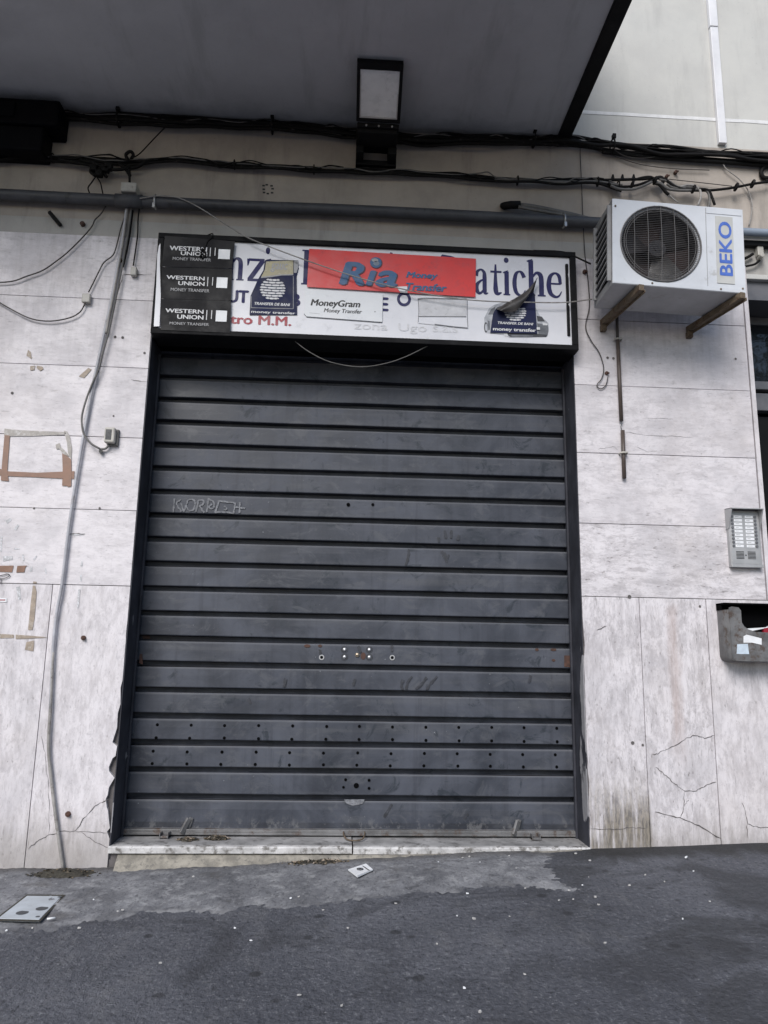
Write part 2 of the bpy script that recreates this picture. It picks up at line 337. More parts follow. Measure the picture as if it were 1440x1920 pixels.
# ------------------------------------------------------------------ mesh builder
class MB:
    def __init__(s):
        s.v = []; s.f = []; s.mi = []; s.sm = []; s.vc = None; s.tone = None
    def face(s, ids, mi=0, sm=False):
        s.f.append(tuple(ids)); s.mi.append(mi); s.sm.append(sm)
    def add(s, vs, fs, mi=0, sm=False):
        o = len(s.v); s.v += [tuple(p) for p in vs]
        for f in fs: s.face([i+o for i in f], mi, sm)
        return s
    def box(s, x0, x1, y0, y1, z0, z1, mi=0, M=None):
        vs = [(x, y, z) for z in (z0, z1) for y in (y0, y1) for x in (x0, x1)]
        if M is not None: vs = [tuple(M @ Vector(p)) for p in vs]
        return s.add(vs, [(0, 2, 3, 1), (4, 5, 7, 6), (0, 1, 5, 4), (2, 6, 7, 3), (0, 4, 6, 2), (1, 3, 7, 5)], mi)
    def bar(s, a, b, w, h, mi=0, up=(0, 0, 1)):
        a = Vector(a); b = Vector(b); d = (b-a); L = d.length; d.normalize()
        u = Vector(up); r = d.cross(u)
        if r.length < 1e-4: r = d.cross(Vector((1, 0, 0)))
        r.normalize(); u = r.cross(d)
        M = Matrix((r, d, u)).transposed().to_4x4(); M.translation = a
        return s.box(-w/2, w/2, 0, L, -h/2, h/2, mi, M)
    def prism(s, pts, y0, y1, mi=0):
        # polygon in x-z, front at y0 (towards the street), back at y1
        n = len(pts)
        ar = sum(pts[i][0]*pts[(i+1) % n][1]-pts[(i+1) % n][0]*pts[i][1] for i in range(n))
        if ar < 0: pts = pts[::-1]
        vs = [(p[0], y0, p[1]) for p in pts]+[(p[0], y1, p[1]) for p in pts]
        fs = [tuple(range(n)), tuple(range(2*n-1, n-1, -1))]
        fs += [(i, i+n, (i+1) % n+n, (i+1) % n) for i in range(n)]
        return s.add(vs, fs, mi)
    def plate(s, pts, y, mi=0):
        n = len(pts)
        ar = sum(pts[i][0]*pts[(i+1) % n][1]-pts[(i+1) % n][0]*pts[i][1] for i in range(n))
        if ar < 0: pts = pts[::-1]
        return s.add([(p[0], y, p[1]) for p in pts], [tuple(range(n))], mi)
    def tube(s, pts, r, seg=8, mi=0, smooth=3, cap=True):
        P = [Vector(p) for p in pts]
        if smooth and len(P) > 2: P = catmull(P, smooth)
        rr = r if isinstance(r, (list, tuple)) else [r]*len(P)
        if len(rr) != len(P): rr = [rr[min(len(rr)-1, int(i*len(rr)/len(P)))] for i in range(len(P))]
        t = (P[1]-P[0]).normalized(); nrm = t.orthogonal().normalized()
        o = len(s.v)
        for i, p in enumerate(P):
            t2 = (P[min(i+1, len(P)-1)]-P[max(i-1, 0)])
            if t2.length < 1e-7: t2 = t
            t2.normalize(); q = t.rotation_difference(t2); nrm = (q @ nrm).normalized(); t = t2
            b = t.cross(nrm)
            for k in range(seg):
                a = 2*PI*k/seg
                s.v.append(tuple(p+(nrm*math.cos(a)+b*math.sin(a))*rr[i]))
        for i in range(len(P)-1):
            for k in range(seg):
                k2 = (k+1) % seg
                s.face((o+i*seg+k, o+i*seg+k2, o+(i+1)*seg+k2, o+(i+1)*seg+k), mi, True)
        if cap:
            s.face(tuple(range(o+seg-1, o-1, -1)), mi); e = o+(len(P)-1)*seg
            s.face(tuple(range(e, e+seg)), mi)
        return s
    def cyl(s, a, b, r, seg=16, mi=0): return s.tube([a, b], r, seg, mi, 0)
    def disc(s, x, y, z, r, seg=12, mi=0, rz=None):
        return s.plate([(x+r*math.cos(2*PI*k/seg), z+(rz or r)*math.sin(2*PI*k/seg)) for k in range(seg)], y, mi)
    def ring(s, x, y, z, r0, r1, seg=24, mi=0, k=1.):
        o = len(s.v)
        for i in range(seg):
            a = 2*PI*i/seg
            s.v.append((x+r0*math.cos(a), y, z+r0*k*math.sin(a))); s.v.append((x+r1*math.cos(a), y, z+r1*k*math.sin(a)))
        for i in range(seg):
            j = (i+1) % seg
            s.face((o+2*i, o+2*i+1, o+2*j+1, o+2*j), mi)
        return s
    def stroke(s, pts, ws, y, mi=0, sub=5):
        # flat ribbon in the x-z plane with varying width
        P = [Vector((p[0], p[1], 0)) for p in pts]
        if not isinstance(ws, (list, tuple)): ws = [ws]*len(P)
        if len(P) > 2 and sub > 1:
            Q = catmull(P, sub); n = len(Q)
            W_ = []
            for i in range(n):
                t = i/(n-1)*(len(ws)-1); k = min(int(t), len(ws)-2); W_.append(ws[k]+(ws[k+1]-ws[k])*(t-k))
        else: Q, W_ = P, list(ws)
        o = len(s.v)
        for i, p in enumerate(Q):
            t = Q[min(i+1, len(Q)-1)]-Q[max(i-1, 0)]
            if t.length < 1e-9: t = Vector((1, 0, 0))
            t.normalize(); nn = Vector((-t.y, t.x, 0))*W_[i]/2
            s.v.append((p.x+nn.x, y, p.y+nn.y)); s.v.append((p.x-nn.x, y, p.y-nn.y))
        for i in range(len(Q)-1):
            s.face((o+2*i, o+2*i+1, o+2*i+3, o+2*i+2), mi)
        return s
    def text(s, txt, x0, x1, z0, z1, y, mi=0, bold=0., shear=0., vert=False, space=1.):
        vs, fs = text_geo(txt, 0., shear, space)
        # heavier weights are struck several times a hair apart, like a screen print
        h = (x1-x0) if vert else (z1-z0); d = bold*h
        sh_ = [(0, 0)] if not bold else [(-d, 0), (d, 0), (0, d*.6), (0, -d*.6), (-d*.55, 0), (d*.55, 0)]
        if bold:
            if vert: z0 += d; z1 -= d
            else: x0 += d; x1 -= d
        for k, (dx, dz) in enumerate(sh_):
            yy = y-.000025*k
            if vert: pv = [(x1-(x1-x0)*v-dz, yy, z0+(z1-z0)*u+dx) for u, v in vs]
            else: pv = [(x0+(x1-x0)*u+dx, yy, z0+(z1-z0)*v+dz) for u, v in vs]
            s.add(pv, fs, mi)
        return s
    def sheet(s, q, y, nx, nz, amp, mi=0, fr=6., seed=0.):
        # slightly wavy film on a wall: q = four x-z corners, bottom-left first, counter-clockwise
        o = len(s.v); a, b, c, d = [Vector((p[0], p[1])) for p in q]
        for j in range(nz+1):
            for i in range(nx+1):
                u = i/nx; w = j/nz
                p = (a*(1-u)+b*u)*(1-w)+(d*(1-u)+c*u)*w
                s.v.append((p.x, y-amp*(1+noise.noise(Vector((p.x*fr+seed, p.y*fr, seed)))), p.y))
        for j in range(nz):
            for i in range(nx):
                k = o+j*(nx+1)+i
                s.face((k, k+1, k+nx+2, k+nx+1), mi, True)
        return s

def catmull(P, sub):
    out = []
    for i in range(len(P)-1):
        p0 = P[i-1] if i else P[0]*2-P[1]; p1 = P[i]; p2 = P[i+1]; p3 = P[i+2] if i+2 < len(P) else P[-1]*2-P[-2]
        for k in range(sub):
            t = k/sub
            out.append(.5*((2*p1)+(p2-p0)*t+(2*p0-5*p1+4*p2-p3)*t*t+(3*p1-p0-3*p2+p3)*t**3))
    out.append(P[-1]); return out

_tc = {}
def text_geo(txt, bold, shear, space):
    key = (txt, bold, shear, space)
    if key in _tc: return _tc[key]
    cu = bpy.data.curves.new('lettering', 'FONT'); cu.body = txt; cu.offset = bold; cu.shear = shear; cu.space_character = space
    cu.resolution_u = 4
    o = bpy.data.objects.new('lettering', cu); C.objects.link(o)
    bpy.context.view_layer.update()
    me = o.evaluated_get(bpy.context.evaluated_depsgraph_get()).to_mesh()
    vs = [(v.co.x, v.co.y) for v in me.vertices]; fs = [tuple(p.vertices) for p in me.polygons]
    # all faces must look towards the street
    nf = []
    for f in fs:
        ar = sum(vs[f[i]][0]*vs[f[(i+1) % len(f)]][1]-vs[f[(i+1) % len(f)]][0]*vs[f[i]][1] for i in range(len(f)))
        nf.append(f if ar > 0 else f[::-1])
    o.evaluated_get(bpy.context.evaluated_depsgraph_get()).to_mesh_clear()
    bpy.data.objects.remove(o); bpy.data.curves.remove(cu)
    xs = [v[0] for v in vs]; zs = [v[1] for v in vs]
    x0, x1, z0, z1 = min(xs), max(xs), min(zs), max(zs)
    r = ([((v[0]-x0)/(x1-x0), (v[1]-z0)/(z1-z0)) for v in vs], nf)
    _tc[key] = r; return r

# ------------------------------------------------------------------ objects
ORG = {}
def tag(o, label=None, cat=None, group=None, kind=None):
    if label: o['label'] = label
    if cat: o['category'] = cat
    if group: o['group'] = group
    if kind: o['kind'] = kind
    return o
def thing(name, label, cat, loc=(0, 0, 0), group=None):
    o = bpy.data.objects.new(name, None); C.objects.link(o); o.location = loc
    o.empty_display_size = .1; ORG[o.name] = Vector(loc)
    return tag(o, label, cat, group)
def obj(name, b, mats, parent=None, bevel=0., label=None, loc=None, local=False, attr='tone'):
    mats = mats if isinstance(mats, (list, tuple)) else [mats]
    org = Vector((0, 0, 0))
    if parent is not None: org = ORG.get(parent.name, org)
    elif loc is not None: org = Vector(loc)
    me = bpy.data.meshes.new(name)
    vs = b.v if local else [(p[0]-org.x, p[1]-org.y, p[2]-org.z) for p in b.v]
    me.from_pydata(vs, [], b.f)
    for k in mats: me.materials.append(m(k))
    me.polygons.foreach_set('material_index', b.mi); me.polygons.foreach_set('use_smooth', b.sm)
    if b.vc is not None:
        a = me.attributes.new('vc', 'FLOAT_VECTOR', 'POINT'); a.data.foreach_set('vector', [c for p in b.vc for c in p])
    if b.tone is not None:
        a = me.attributes.new(attr, 'FLOAT', 'POINT'); a.data.foreach_set('value', b.tone)
    me.update()
    o = bpy.data.objects.new(name, me); C.objects.link(o)
    if parent is not None: o.parent = parent; ORG[o.name] = org
    else: o.location = org; ORG[o.name] = org
    if bevel:
        md = o.modifiers.new('edge', 'BEVEL'); md.width = bevel; md.segments = 2; md.limit_method = 'ANGLE'; md.angle_limit = R(40)
    if label: o['label'] = label
    return o
def single(name, b, mats, label, cat, group=None, bevel=0., loc=None):
    if loc is None:
        xs = [p[0] for p in b.v]; ys = [p[1] for p in b.v]; zs = [p[2] for p in b.v]
        loc = ((min(xs)+max(xs))/2, (min(ys)+max(ys))/2, min(zs))
    return tag(obj(name, b, mats, None, bevel, None, loc), label, cat, group)

# ------------------------------------------------------------------ ground
GX = [-40, -1.83, -1.245, 1.463, 2.516, 40]; GZ = [-.2, -.066, -.062, .059, .098, .3]
def gz(x, y):
    for i in range(len(GX)-1):
        if x <= GX[i+1] or i == len(GX)-2:
            t = min(1, max(0, (x-GX[i])/(GX[i+1]-GX[i]))); h = GZ[i]+(GZ[i+1]-GZ[i])*t; break
    return h+.03*max(y, -8)
def axis(a, b, c, d, st):
    n = int((c-b)/st); mid = [b+(c-b)*i/n for i in range(n+1)]
    lo = []; x = b; s_ = st*1.7
    while x > a: x -= s_; s_ *= 1.6; lo.append(max(x, a))
    hi = []; x = c; s_ = st*1.7
    while x < d: x += s_; s_ *= 1.6; hi.append(min(x, d))
    return lo[::-1]+mid+hi
xs = axis(-70, -2.6, 3.6, 70, .045); ys = axis(-110, -2.6, .1, 1.2, .045)
b = MB()
for y in ys:
    for x in xs:
        near = 1. if -4 < x < 4 and -4 < y < 1 else 0.
        h = near*(.003*noise.noise(Vector((x*2.3, y*2.3, 0)))+.0015*noise.noise(Vector((x*11, y*11, 3))))
        b.v.append((x, y, gz(x, y)+h))
nx = len(xs)
for j in range(len(ys)-1):
    for i in range(nx-1): b.face((j*nx+i, j*nx+i+1, (j+1)*nx+i+1, (j+1)*nx+i), 0, True)
tag(obj('road', b, 'asphalt'), kind='structure')

EDGE = [(-2.1939,-1.0729,-0.0995), (-1.8189,-1.0012,-0.096), (-1.4117,-0.9455,-0.0915), (-1.2617,-0.9322,-0.0901), (-1.1303,-0.8601,-0.0827), (-0.97,-0.8201,-0.0743), (-0.8961,-0.702,-0.0675), (-0.7635,-0.7522,-0.0631), (-0.6705,-0.7383,-0.0585), (-0.5339,-0.8332,-0.0552), (-0.445,-0.794,-0.0501), (-0.3799,-0.7369,-0.0455), (-0.3005,-0.8,-0.0438), (-0.2243,-0.8547,-0.042), (-0.1077,-0.8059,-0.0354), (0.0374,-0.7588,-0.0275), (0.1882,-0.689,-0.0186), (0.3393,-0.6952,-0.0121), (0.4906,-0.7015,-0.0055), (0.5968,-0.6725,0.0001), (0.7106,-0.6135,0.007), (0.8701,-0.605,0.0144), (0.9899,-0.6521,0.0183), (1.0944,-0.7404,0.0203), (1.1704,-0.8217,0.0213), (1.2096,-0.8681,0.0216)]
TAIL = [(1.2096,-0.8681,0.0216), (1.236,-0.6861,0.0283), (1.2786,-0.4771,0.0364), (1.3317,-0.2621,0.0453), (1.3661,-0.0904,0.052)]
def ef(x):
    for i in range(len(EDGE)-1):
        if EDGE[i][0] <= x <= EDGE[i+1][0]:
            t = (x-EDGE[i][0])/(EDGE[i+1][0]-EDGE[i][0]); return EDGE[i][1]+(EDGE[i+1][1]-EDGE[i][1])*t
    return EDGE[0][1] if x < EDGE[0][0] else EDGE[-1][1]
b = MB(); b.tone = []; NX = 420; NY = 40; xa, xb = -3.4, EDGE[-1][0]
for j in range(NY+1):
    for i in range(NX+1):
        x = xa+(xb-xa)*i/NX
        yf = ef(x)+.05*noise.noise(Vector((x*6, 1, 0)))+.035*noise.noise(Vector((x*19, 2, 0)))+.02*noise.noise(Vector((x*47, 2, 0)))
        t = j/NY; y = yf+(.02-yf)*t
        # the right end leans in towards the door jamb
        k = max(0, (x-1.0)/(xb-1.0)); x2 = x+k*.09*t
        hh = -.007+.020*min(1, t*3.2)+.006*noise.noise(Vector((x*5, y*5, 1)))*min(1, t*4)+.003*noise.noise(Vector((x*17, y*17, 5)))*min(1, t*4)
        er = (1-i/NX)*20+.35*noise.noise(Vector((x*3, y*7, 2)))
        hh = min(hh, -.007+.020*max(0, er))
        hh += .0035*noise.noise(Vector((x*29, y*29, 8)))+.002*noise.noise(Vector((x*60, y*60, 8)))
        b.v.append((x2, y, gz(x2, y)+hh)); b.tone.append(max(0, min(t, er*.35)))
for j in range(NY):
    for i in range(NX):
        k = j*(NX+1)+i; b.face((k, k+1, k+NX+2, k+NX+1), 0, True)
tag(obj('pavement', b, 'apron', attr='edge'), kind='structure')

# ------------------------------------------------------------------ the building
bld = thing('shop_building', 'ground floor of a shop building clad in dirty white travertine under a grey balcony', 'building', (0, .3, 0))
XL, XR, ZH = -1.25, 1.46, 3.10           # shop opening
PX = 2.626                               # right edge of the pier
b = MB()
b.box(-7, XL, .026, .7, -.6, 3.12); b.box(XR, 2.66, .026, .7, -.6, 3.12); b.box(-7, 2.66, .026, .7, 3.12, 3.76)
b.box(XL, XR, .41, .7, -.6, 3.12); b.box(XL, XR, .012, .38, -.6, .028)
obj('wall_core', b, 'joint', bld)
b = MB(); b.box(-7, 2.66, .010, .7, 3.88, 4.66); b.box(2.66, 7, .010, .7, 4.03, 4.66)
obj('lower_plaster_wall', b, 'plaster_low', bld)
b = MB(); b.box(-7, 7, .012, .7, 4.66, 9.0)
obj('upper_plaster_wall', b, 'plaster_up', bld)
b = MB(); b.box(-7, 2.66, .004, .7, 3.762, 3.878)
obj('plaster_band', b, 'plaster_band', bld, .003)

# travertine slabs: one part, each slab with its own veining
clad = MB(); clad.vc = []; clad.tone = []
def slab(pts, vertical=False, tone=.3):
    n0 = len(clad.v); g = .0022
    cx = sum(p[0] for p in pts)/len(pts); cz = sum(p[1] for p in pts)/len(pts)
    q = []
    for x, z in pts: q.append((x-g*(1 if x > cx else -1), z-g*(1 if z > cz else -1)))
    yo = random.uniform(-.0012, .0012)
    clad.prism(q, yo, .028, 0)
    ox, oz = random.uniform(-50, 50), random.uniform(-50, 50)
    for p in clad.v[n0:]:
        clad.vc.append((p[2]+ox, p[0]+oz, ox) if vertical else (p[0]+ox, p[2]+oz, ox)); clad.tone.append(tone)
def jag(x, z0, z1, dx, n, seed):
    # a chipped vertical edge, listed bottom to top
    rr = random.Random(seed); out = []
    for i in range(n+1):
        out.append((x+(0 if rr.random() < .35 else rr.uniform(0, 1)*dx), z0+(z1-z0)*i/n+(rr.uniform(-.4, .4)*(z1-z0)/n if 0 < i < n else 0)))
    return out
H0 = 1.506; HC = .4543
cz = [H0+HC*i for i in range(5)]+[3.762]
# left pier, horizontal courses
cuts = [[-3.9, -2.65, XL], [-3.3, XL], [-3.9, -2.75, XL], [-3.2, XL], [-3.9, -2.7, XL]]
tl = [.25, .18, .22, .12, .2]
for i in range(5):
    row = [-6.5]+cuts[i]
    for a, c in zip(row[:-1], row[1:]):
        z0, z1 = cz[i], cz[i+1]
        if i == 3 and c == XL:      # patch let into the slab beside the sign
            slab([(a, z0), (c, z0), (c, z1), (a, z1)], False, tl[i])
        else: slab([(a, z0), (c, z0), (c, z1), (a, z1)], False, tl[i]+random.uniform(-.06, .1))
# left pier, upright slabs
xj = [-6.5, -5.4, -4.3, -3.4, -2.6, -1.70]
for a, c in zip(xj[:-1], xj[1:]): slab([(a, -.3), (c, -.3), (c, H0), (a, H0)], True, .45+random.uniform(-.05, .1))
e = [(XL, -.3), (XL, .02)]+jag(XL, .10, .62, -.045, 15, 3)+jag(XL, .7, 1.3, -.012, 9, 5)+[(XL, H0)]
slab([(-1.70, -.3)]+e+[(-1.70, H0)], True, .45)
# right pier
tr = [.95, .42, .38, .15, .12]
for i in range(5):
    slab([(XR, cz[i]), (PX, cz[i]), (PX, cz[i+1]), (XR, cz[i+1])], False, tr[i])
e2 = [(p[0]+0, p[1]) for p in jag(XR, -.1, 1.45, .010, 26, 9)][::-1]
slab([(1.818, -.3), (1.818, H0), (XR, H0)]+e2+[(XR, -.3)], True, 1.)
slab([(1.818, -.3), (2.237, -.3), (2.237, H0), (1.818, H0)], True, .85)
slab([(2.237, -.3), (2.66, -.3), (2.66, H0), (2.237, H0)], True, .55)
# corner strip of the pier
slab([(PX+.006, H0), (2.665, H0), (2.665, 3.762), (PX+.006, 3.762)], True, .1)
ob = obj('travertine_cladding', clad, 'marble', bld)
# cracks, plugged holes and the patch outline
b = MB()
def crack(pts, w=.004):
    P = []
    for i in range(len(pts)-1):
        a = Vector(pts[i]); c = Vector(pts[i+1])
        for k in range(5):
            p = a.lerp(c, k/5); P.append((p.x+random.uniform(-.004, .004), p.y+random.uniform(-.004, .004)))
    P.append(pts[-1]); n = len(P)
    ww = [w*random.uniform(.35, 1.3) for _ in P]; ww[0] = ww[-1] = w*.3
    crack.y -= .00004
    b.stroke(P, [k*.62 for k in ww], crack.y, 0, 1)
crack.y = -.0016
crack([(1.8566,0.5852), (1.8824,0.5854), (1.942,0.6163), (2.0016,0.6412), (2.0685,0.6785), (2.1184,0.6973), (2.1725,0.6796), (2.2387,0.6957)], .006)
crack([(1.8657,0.5131), (1.9334,0.4628), (1.9697,0.4244), (2.0037,0.4038), (2.0343,0.3803), (2.1049,0.3838), (2.1613,0.4111), (2.2303,0.4325)], .006)
crack([(2.0343,0.3803), (2.0303,0.3151), (2.0031,0.2326)], .006)
crack([(2.0603,0.336), (2.0291,0.2945)], .004)
crack([(1.8558,0.2669), (1.9591,0.2411), (2.0031,0.2326), (2.1083,0.1864), (2.2373,0.1199)], .009)
crack([(2.3767,0.3205), (2.3956,0.2733), (2.3996,0.1997), (2.4591,0.1824), (2.5391,0.1799)], .006)
crack([(2.3964,0.1997), (2.3939,0.1265)], .005)
crack([(1.4706,0.1713), (1.6019,0.1662), (1.6966,0.1754), (1.7909,0.173)], .006)
crack([(-1.6843,0.0469), (-1.6429,0.0912), (-1.5877,0.1164), (-1.5176,0.139), (-1.4425,0.1421), (-1.3945,0.2207), (-1.3329,0.2831), (-1.2711,0.3147)], .006)
crack([(-1.4425,0.1421), (-1.343,0.1343), (-1.2527,0.1347)], .005)
crack([(-1.4098,0.1339), (-1.324,0.0843), (-1.2547,0.0568)], .004)
crack([(-1.6767,0.647), (-1.6414,0.5316), (-1.6152,0.3887), (-1.5922,0.2476), (-1.5854,0.122)], .003)
crack([(-1.4703,3.4913), (-1.2763,3.5082)], .006); crack([(-1.4599,3.4881), (-1.4868,3.3284)], .005)
crack([(-1.3498,2.7896), (-1.2377,2.7799)], .004)
crack([(-1.6429,1.8049), (-1.6028,1.8091), (-1.5405,1.8108)], .008)
crack([(1.8981,2.6534), (2.0212,2.6615), (2.0983,2.6571)], .003); crack([(1.789,2.5604), (1.9101,2.5433), (2.0847,2.5423), (2.2247,2.54)], .003)
crack([(1.5936,2.4407), (1.6978,2.4583), (1.7248,2.4416)], .003); crack([(1.854,2.4636), (1.9218,2.4306), (1.9815,2.4432)], .003)
crack([(1.5507,1.3009), (1.6077,1.3276)], .006)
for (x, z, r) in [(*[(-1.2818,2.9691)][0], .008), (*[(-1.4374,2.5501)][0], .006), (*[(-1.8547,1.9577)][0], .007), (*[(1.6841,3.0596)][0], .009), (*[(1.7229,3.0575)][0], .009), (*[(2.5435,3.0876)][0], .008),
                  (*[(-2.0611,2.6749)][0], .009), (*[(-1.4715,3.0683)][0], .009), (*[(-1.4251,3.0667)][0], .009), (*[(-1.47,1.9688)][0], .007), (*[(1.7376,0.6474)][0], .011), (*[(1.7981,0.6359)][0], .008), (*[(2.197,1.4592)][0], .008), (*[(1.758,1.5084)][0], .012)]:
    b.disc(x, -.0024, z, r, 9, 0)
obj('cracks_and_holes', b, 'crack', bld)
# grey rub marks on the left slabs
b = MB()
for p, w in [([(-2.0069,1.8691), (-1.9812,1.8892)], .022), ([(-1.9526,1.8255), (-1.9341,1.855)], .018), ([(-1.9431,1.7105), (-1.9124,1.7113)], .008), ([(-1.6274,1.8053), (-1.5465,1.8074)], .014), ([(-1.5443,1.6155), (-1.5441,1.6473)], .012), ([(-1.5427,1.5649), (-1.5392,1.5271)], .012),
             ([(-1.544,1.4799), (-1.543,1.3707)], .014), ([(-1.8335,1.577), (-1.8337,1.6085)], .014), ([(-1.7526,1.5978), (-1.7433,1.5665)], .010), ([(-1.8902,1.6768), (-1.88,1.639)], .010), ([(-1.8975,1.4876), (-1.8803,1.4132)], .022), ([(-1.8254,1.6467), (-1.8096,1.6725)], .010), ([(-2.0254,1.785), (-2.0177,1.6895)], .012), ([(-2.0009,1.6487), (-1.9465,1.6564)], .03)]:
    b.stroke(p, [w, w*.7], -.0020-.0001*random.random(), 0, 1)
obj('scuff_mark', b, 'sign_soil', bld)

# reveals, threshold, step
for x0, x1 in ((XL, XL+.005), (XR-.005, XR)):
    b = MB(); b.box(x0, x1, .001, .375, .0, 3.10); obj('painted_reveal', b, 'reveal', bld)
b = MB(); b.box(XL, XR, .02, .37, 3.085, 3.119)
obj('lintel_soffit', b, 'void', bld)  # near-black colour stands for the shade behind and below the sign
th = MB()
def nose(x0, x1, dz, yf):
    n = 26
    o = len(th.v)
    for i in range(n+1):
        x = x0+(x1-x0)*i/n
        ch = .004*noise.noise(Vector((x*14, 3, 1)))+.0025*noise.noise(Vector((x*45, 9, 1)))
        zt = .066+dz+(x-.1)*.0025
        for (yy, zz) in [(yf-.012+ch, zt-.036), (yf-.014+ch, zt-.008+ch*.5), (yf-.006+ch, zt), (yf+.025, zt+.001), (.30, zt+.002)]:
            th.v.append((x, yy, zz))
    for i in range(n):
        for k in range(4):
            a = o+i*5+k
            th.face((a, a+5, a+6, a+1), 1 if k < 3 else 0, False)
        a = o+i*5; th.face((a, a+4, a+9, a+5), 0)
    th.face((o, o+1, o+2, o+3, o+4), 0); e_ = o+n*5; th.face((e_+4, e_+3, e_+2, e_+1, e_), 0)
nose(XL-.003, .095, .002, .0); nose(.103, XR+.002, -.002, .004)
obj('threshold', th, ['threshold', 'step_nose'], bld)
b = MB(); n = 60
for i in range(n+1):
    x = XL+.05+(XR-XL-.1)*i/n
    w = .055*(1-i/n)+.02+.02*noise.noise(Vector((x*4, 0, 7)))
    g0 = gz(x, -w)
    b.v += [(x, .02, .024), (x, .006+.003*noise.noise(Vector((x*20, 1, 1))), .024), (x, -w*.35, .5*(.03+g0)+.01), (x, -w, g0+.006), (x, -w-.02, g0-.01)]
for i in range(n):
    for k in range(4):
        a = i*5+k; b.face((a, a+1, a+6, a+5), 0, True)
obj('step_riser', b, 'riser', bld)

# balcony above
b = MB(); b.box(-7, 1.384, -1.55, .012, 4.645, 4.86)
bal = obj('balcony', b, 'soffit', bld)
b = MB(); b.box(1.386, 1.476, -1.56, .010, 4.625, 4.87); b.box(-7, 1.386, -1.60, -1.552, 4.60, 4.87)
obj('balcony_edge_strip', b, 'black', bal, .004)  # near-black strip along the balcony's outer edges
b = MB(); b.box(-7, 1.44, -1.55, -1.45, 4.872, 5.75); b.box(1.34, 1.44, -1.448, .010, 4.872, 5.75)
obj('parapet', b, 'plaster_up', bal)
# painted line across the upper wall
b = MB(); P = []
for i in range(41):
    x = 1.40+5.*i/40; P.append((x, 4.885+.003*noise.noise(Vector((x*6, 0, 0)))))
b.stroke(P, [.026+.006*noise.noise(Vector((i*.7, 4, 4))) for i in range(41)], .0095, 0, 1)
obj('white_painted_line', b, 'white_line', bld)
# soot run lines: plaster joint above the entrance
b = MB(); b.box(2.662, 7, -.004, .45, 3.665, 3.70); obj('entrance_ledge', b, 'plaster_up', bld, .004)
b = MB(); b.box(2.66, 7, .06, .45, 3.702, 4.028); obj('entrance_niche_wall', b, 'plaster_band', bld)
b = MB(); b.box(2.66, 7, .03, .45, 3.53, 3.663); obj('entrance_lintel', b, 'doorframe', bld)
b = MB(); b.box(2.66, 7, .40, .7, -.6, 3.53); b.box(5.2, 7, .0, .4, -.6, 3.53); obj('entrance_back_wall', b, 'void', bld)
# white duct up the wall
b = MB(); b.box(2.536, 2.592, -.020, .011, 4.68, 5.62); b.box(2.534, 2.594, -.022, .011, 5.628, 8.9)
single('cable_trunking', b, 'pvc', 'white plastic trunking strip running up the pale plaster above the air conditioner', 'trunking', bevel=.003)

# ------------------------------------------------------------------ entrance door at the right edge
d = thing('entrance_door', 'dark metal entrance door with glass transom at the right edge of the facade', 'door', (3.4, .3, .1))
b = MB(); b.box(2.668, 5.2, .27, .31, 3.47, 3.528); b.box(2.668, 5.2, .26, .32, 2.985, 3.045); b.box(2.668, 5.2, .255, .33, 2.83, 2.955); b.box(2.668, 2.70, .265, .315, .1, 2.828)
obj('frame', b, 'doorframe', d, .004)
b = MB(); b.box(2.69, 5.2, .288, .294, 3.047, 3.468); obj('transom_glass', b, 'glass', d)
b = MB(); b.box(2.72, 5.1, .30, .34, .12, 2.80); obj('door_leaf', b, 'black', d)
for x in (2.93, 3.35, 3.8):
    b = MB(); b.cyl((x, .26, .3), (x, .26, 2.80), .014, 10); obj('upright_bar', b, 'doorframe', d)

# ------------------------------------------------------------------ roller shutter
sh = thing('roller_shutter', 'closed slate grey metal roller shutter filling the shop doorway', 'shutter', (.1, .25, .07))
SX0, SX1 = XL+.0065, XR-.0065
P0 = .266; PT = .15447
prof = [(.2500, 0.), (.2455, -.005), (.2430, -.050), (.2410, -.115), (.2425, -.1195), (.2600, -.1210), (.2860, -.126), (.2880, -.148), (.2560, -.1535)]
def slat_y(z):
    k = math.floor((z-P0)/PT); top = P0+(k+1)*PT; dz = z-top
    for (y0, a), (y1, c) in zip(prof[:-1], prof[1:]):
        if c <= dz <= a: return y0+(y1-y0)*((a-dz)/(a-c))
    return .25
b = MB(); cols = [SX0+(SX1-SX0)*i/24 for i in range(25)]
for k in range(-1, 19):
    top = P0+(k+1)*PT
    pr = prof if k >= 0 else [(.25, 0.), (.2475, -.004), (.243, -.05), (.243, -.172)]
    o = len(b.v); jit = random.uniform(-.0025, .0025); tilt = random.uniform(-.003, .003)
    for (y, dz) in pr:
        for i, x in enumerate(cols):
            dent = (.0042*noise.noise(Vector((x*2.1, k*3.3, 1)))+.0018*noise.noise(Vector((x*7, k*5.3+dz*9, 4))))*(1 if -.12 < dz < -.01 else .3)
            b.v.append((x, y+dent+jit, top+dz+tilt*(x-.1)/1.35+.002*noise.noise(Vector((x*1.3, k*7., 0)))))
    nn = len(cols)
    for j in range(len(pr)-1):
        for i in range(nn-1): b.face((o+j*nn+i+1, o+j*nn+i, o+(j+1)*nn+i, o+(j+1)*nn+i+1), 0, False)
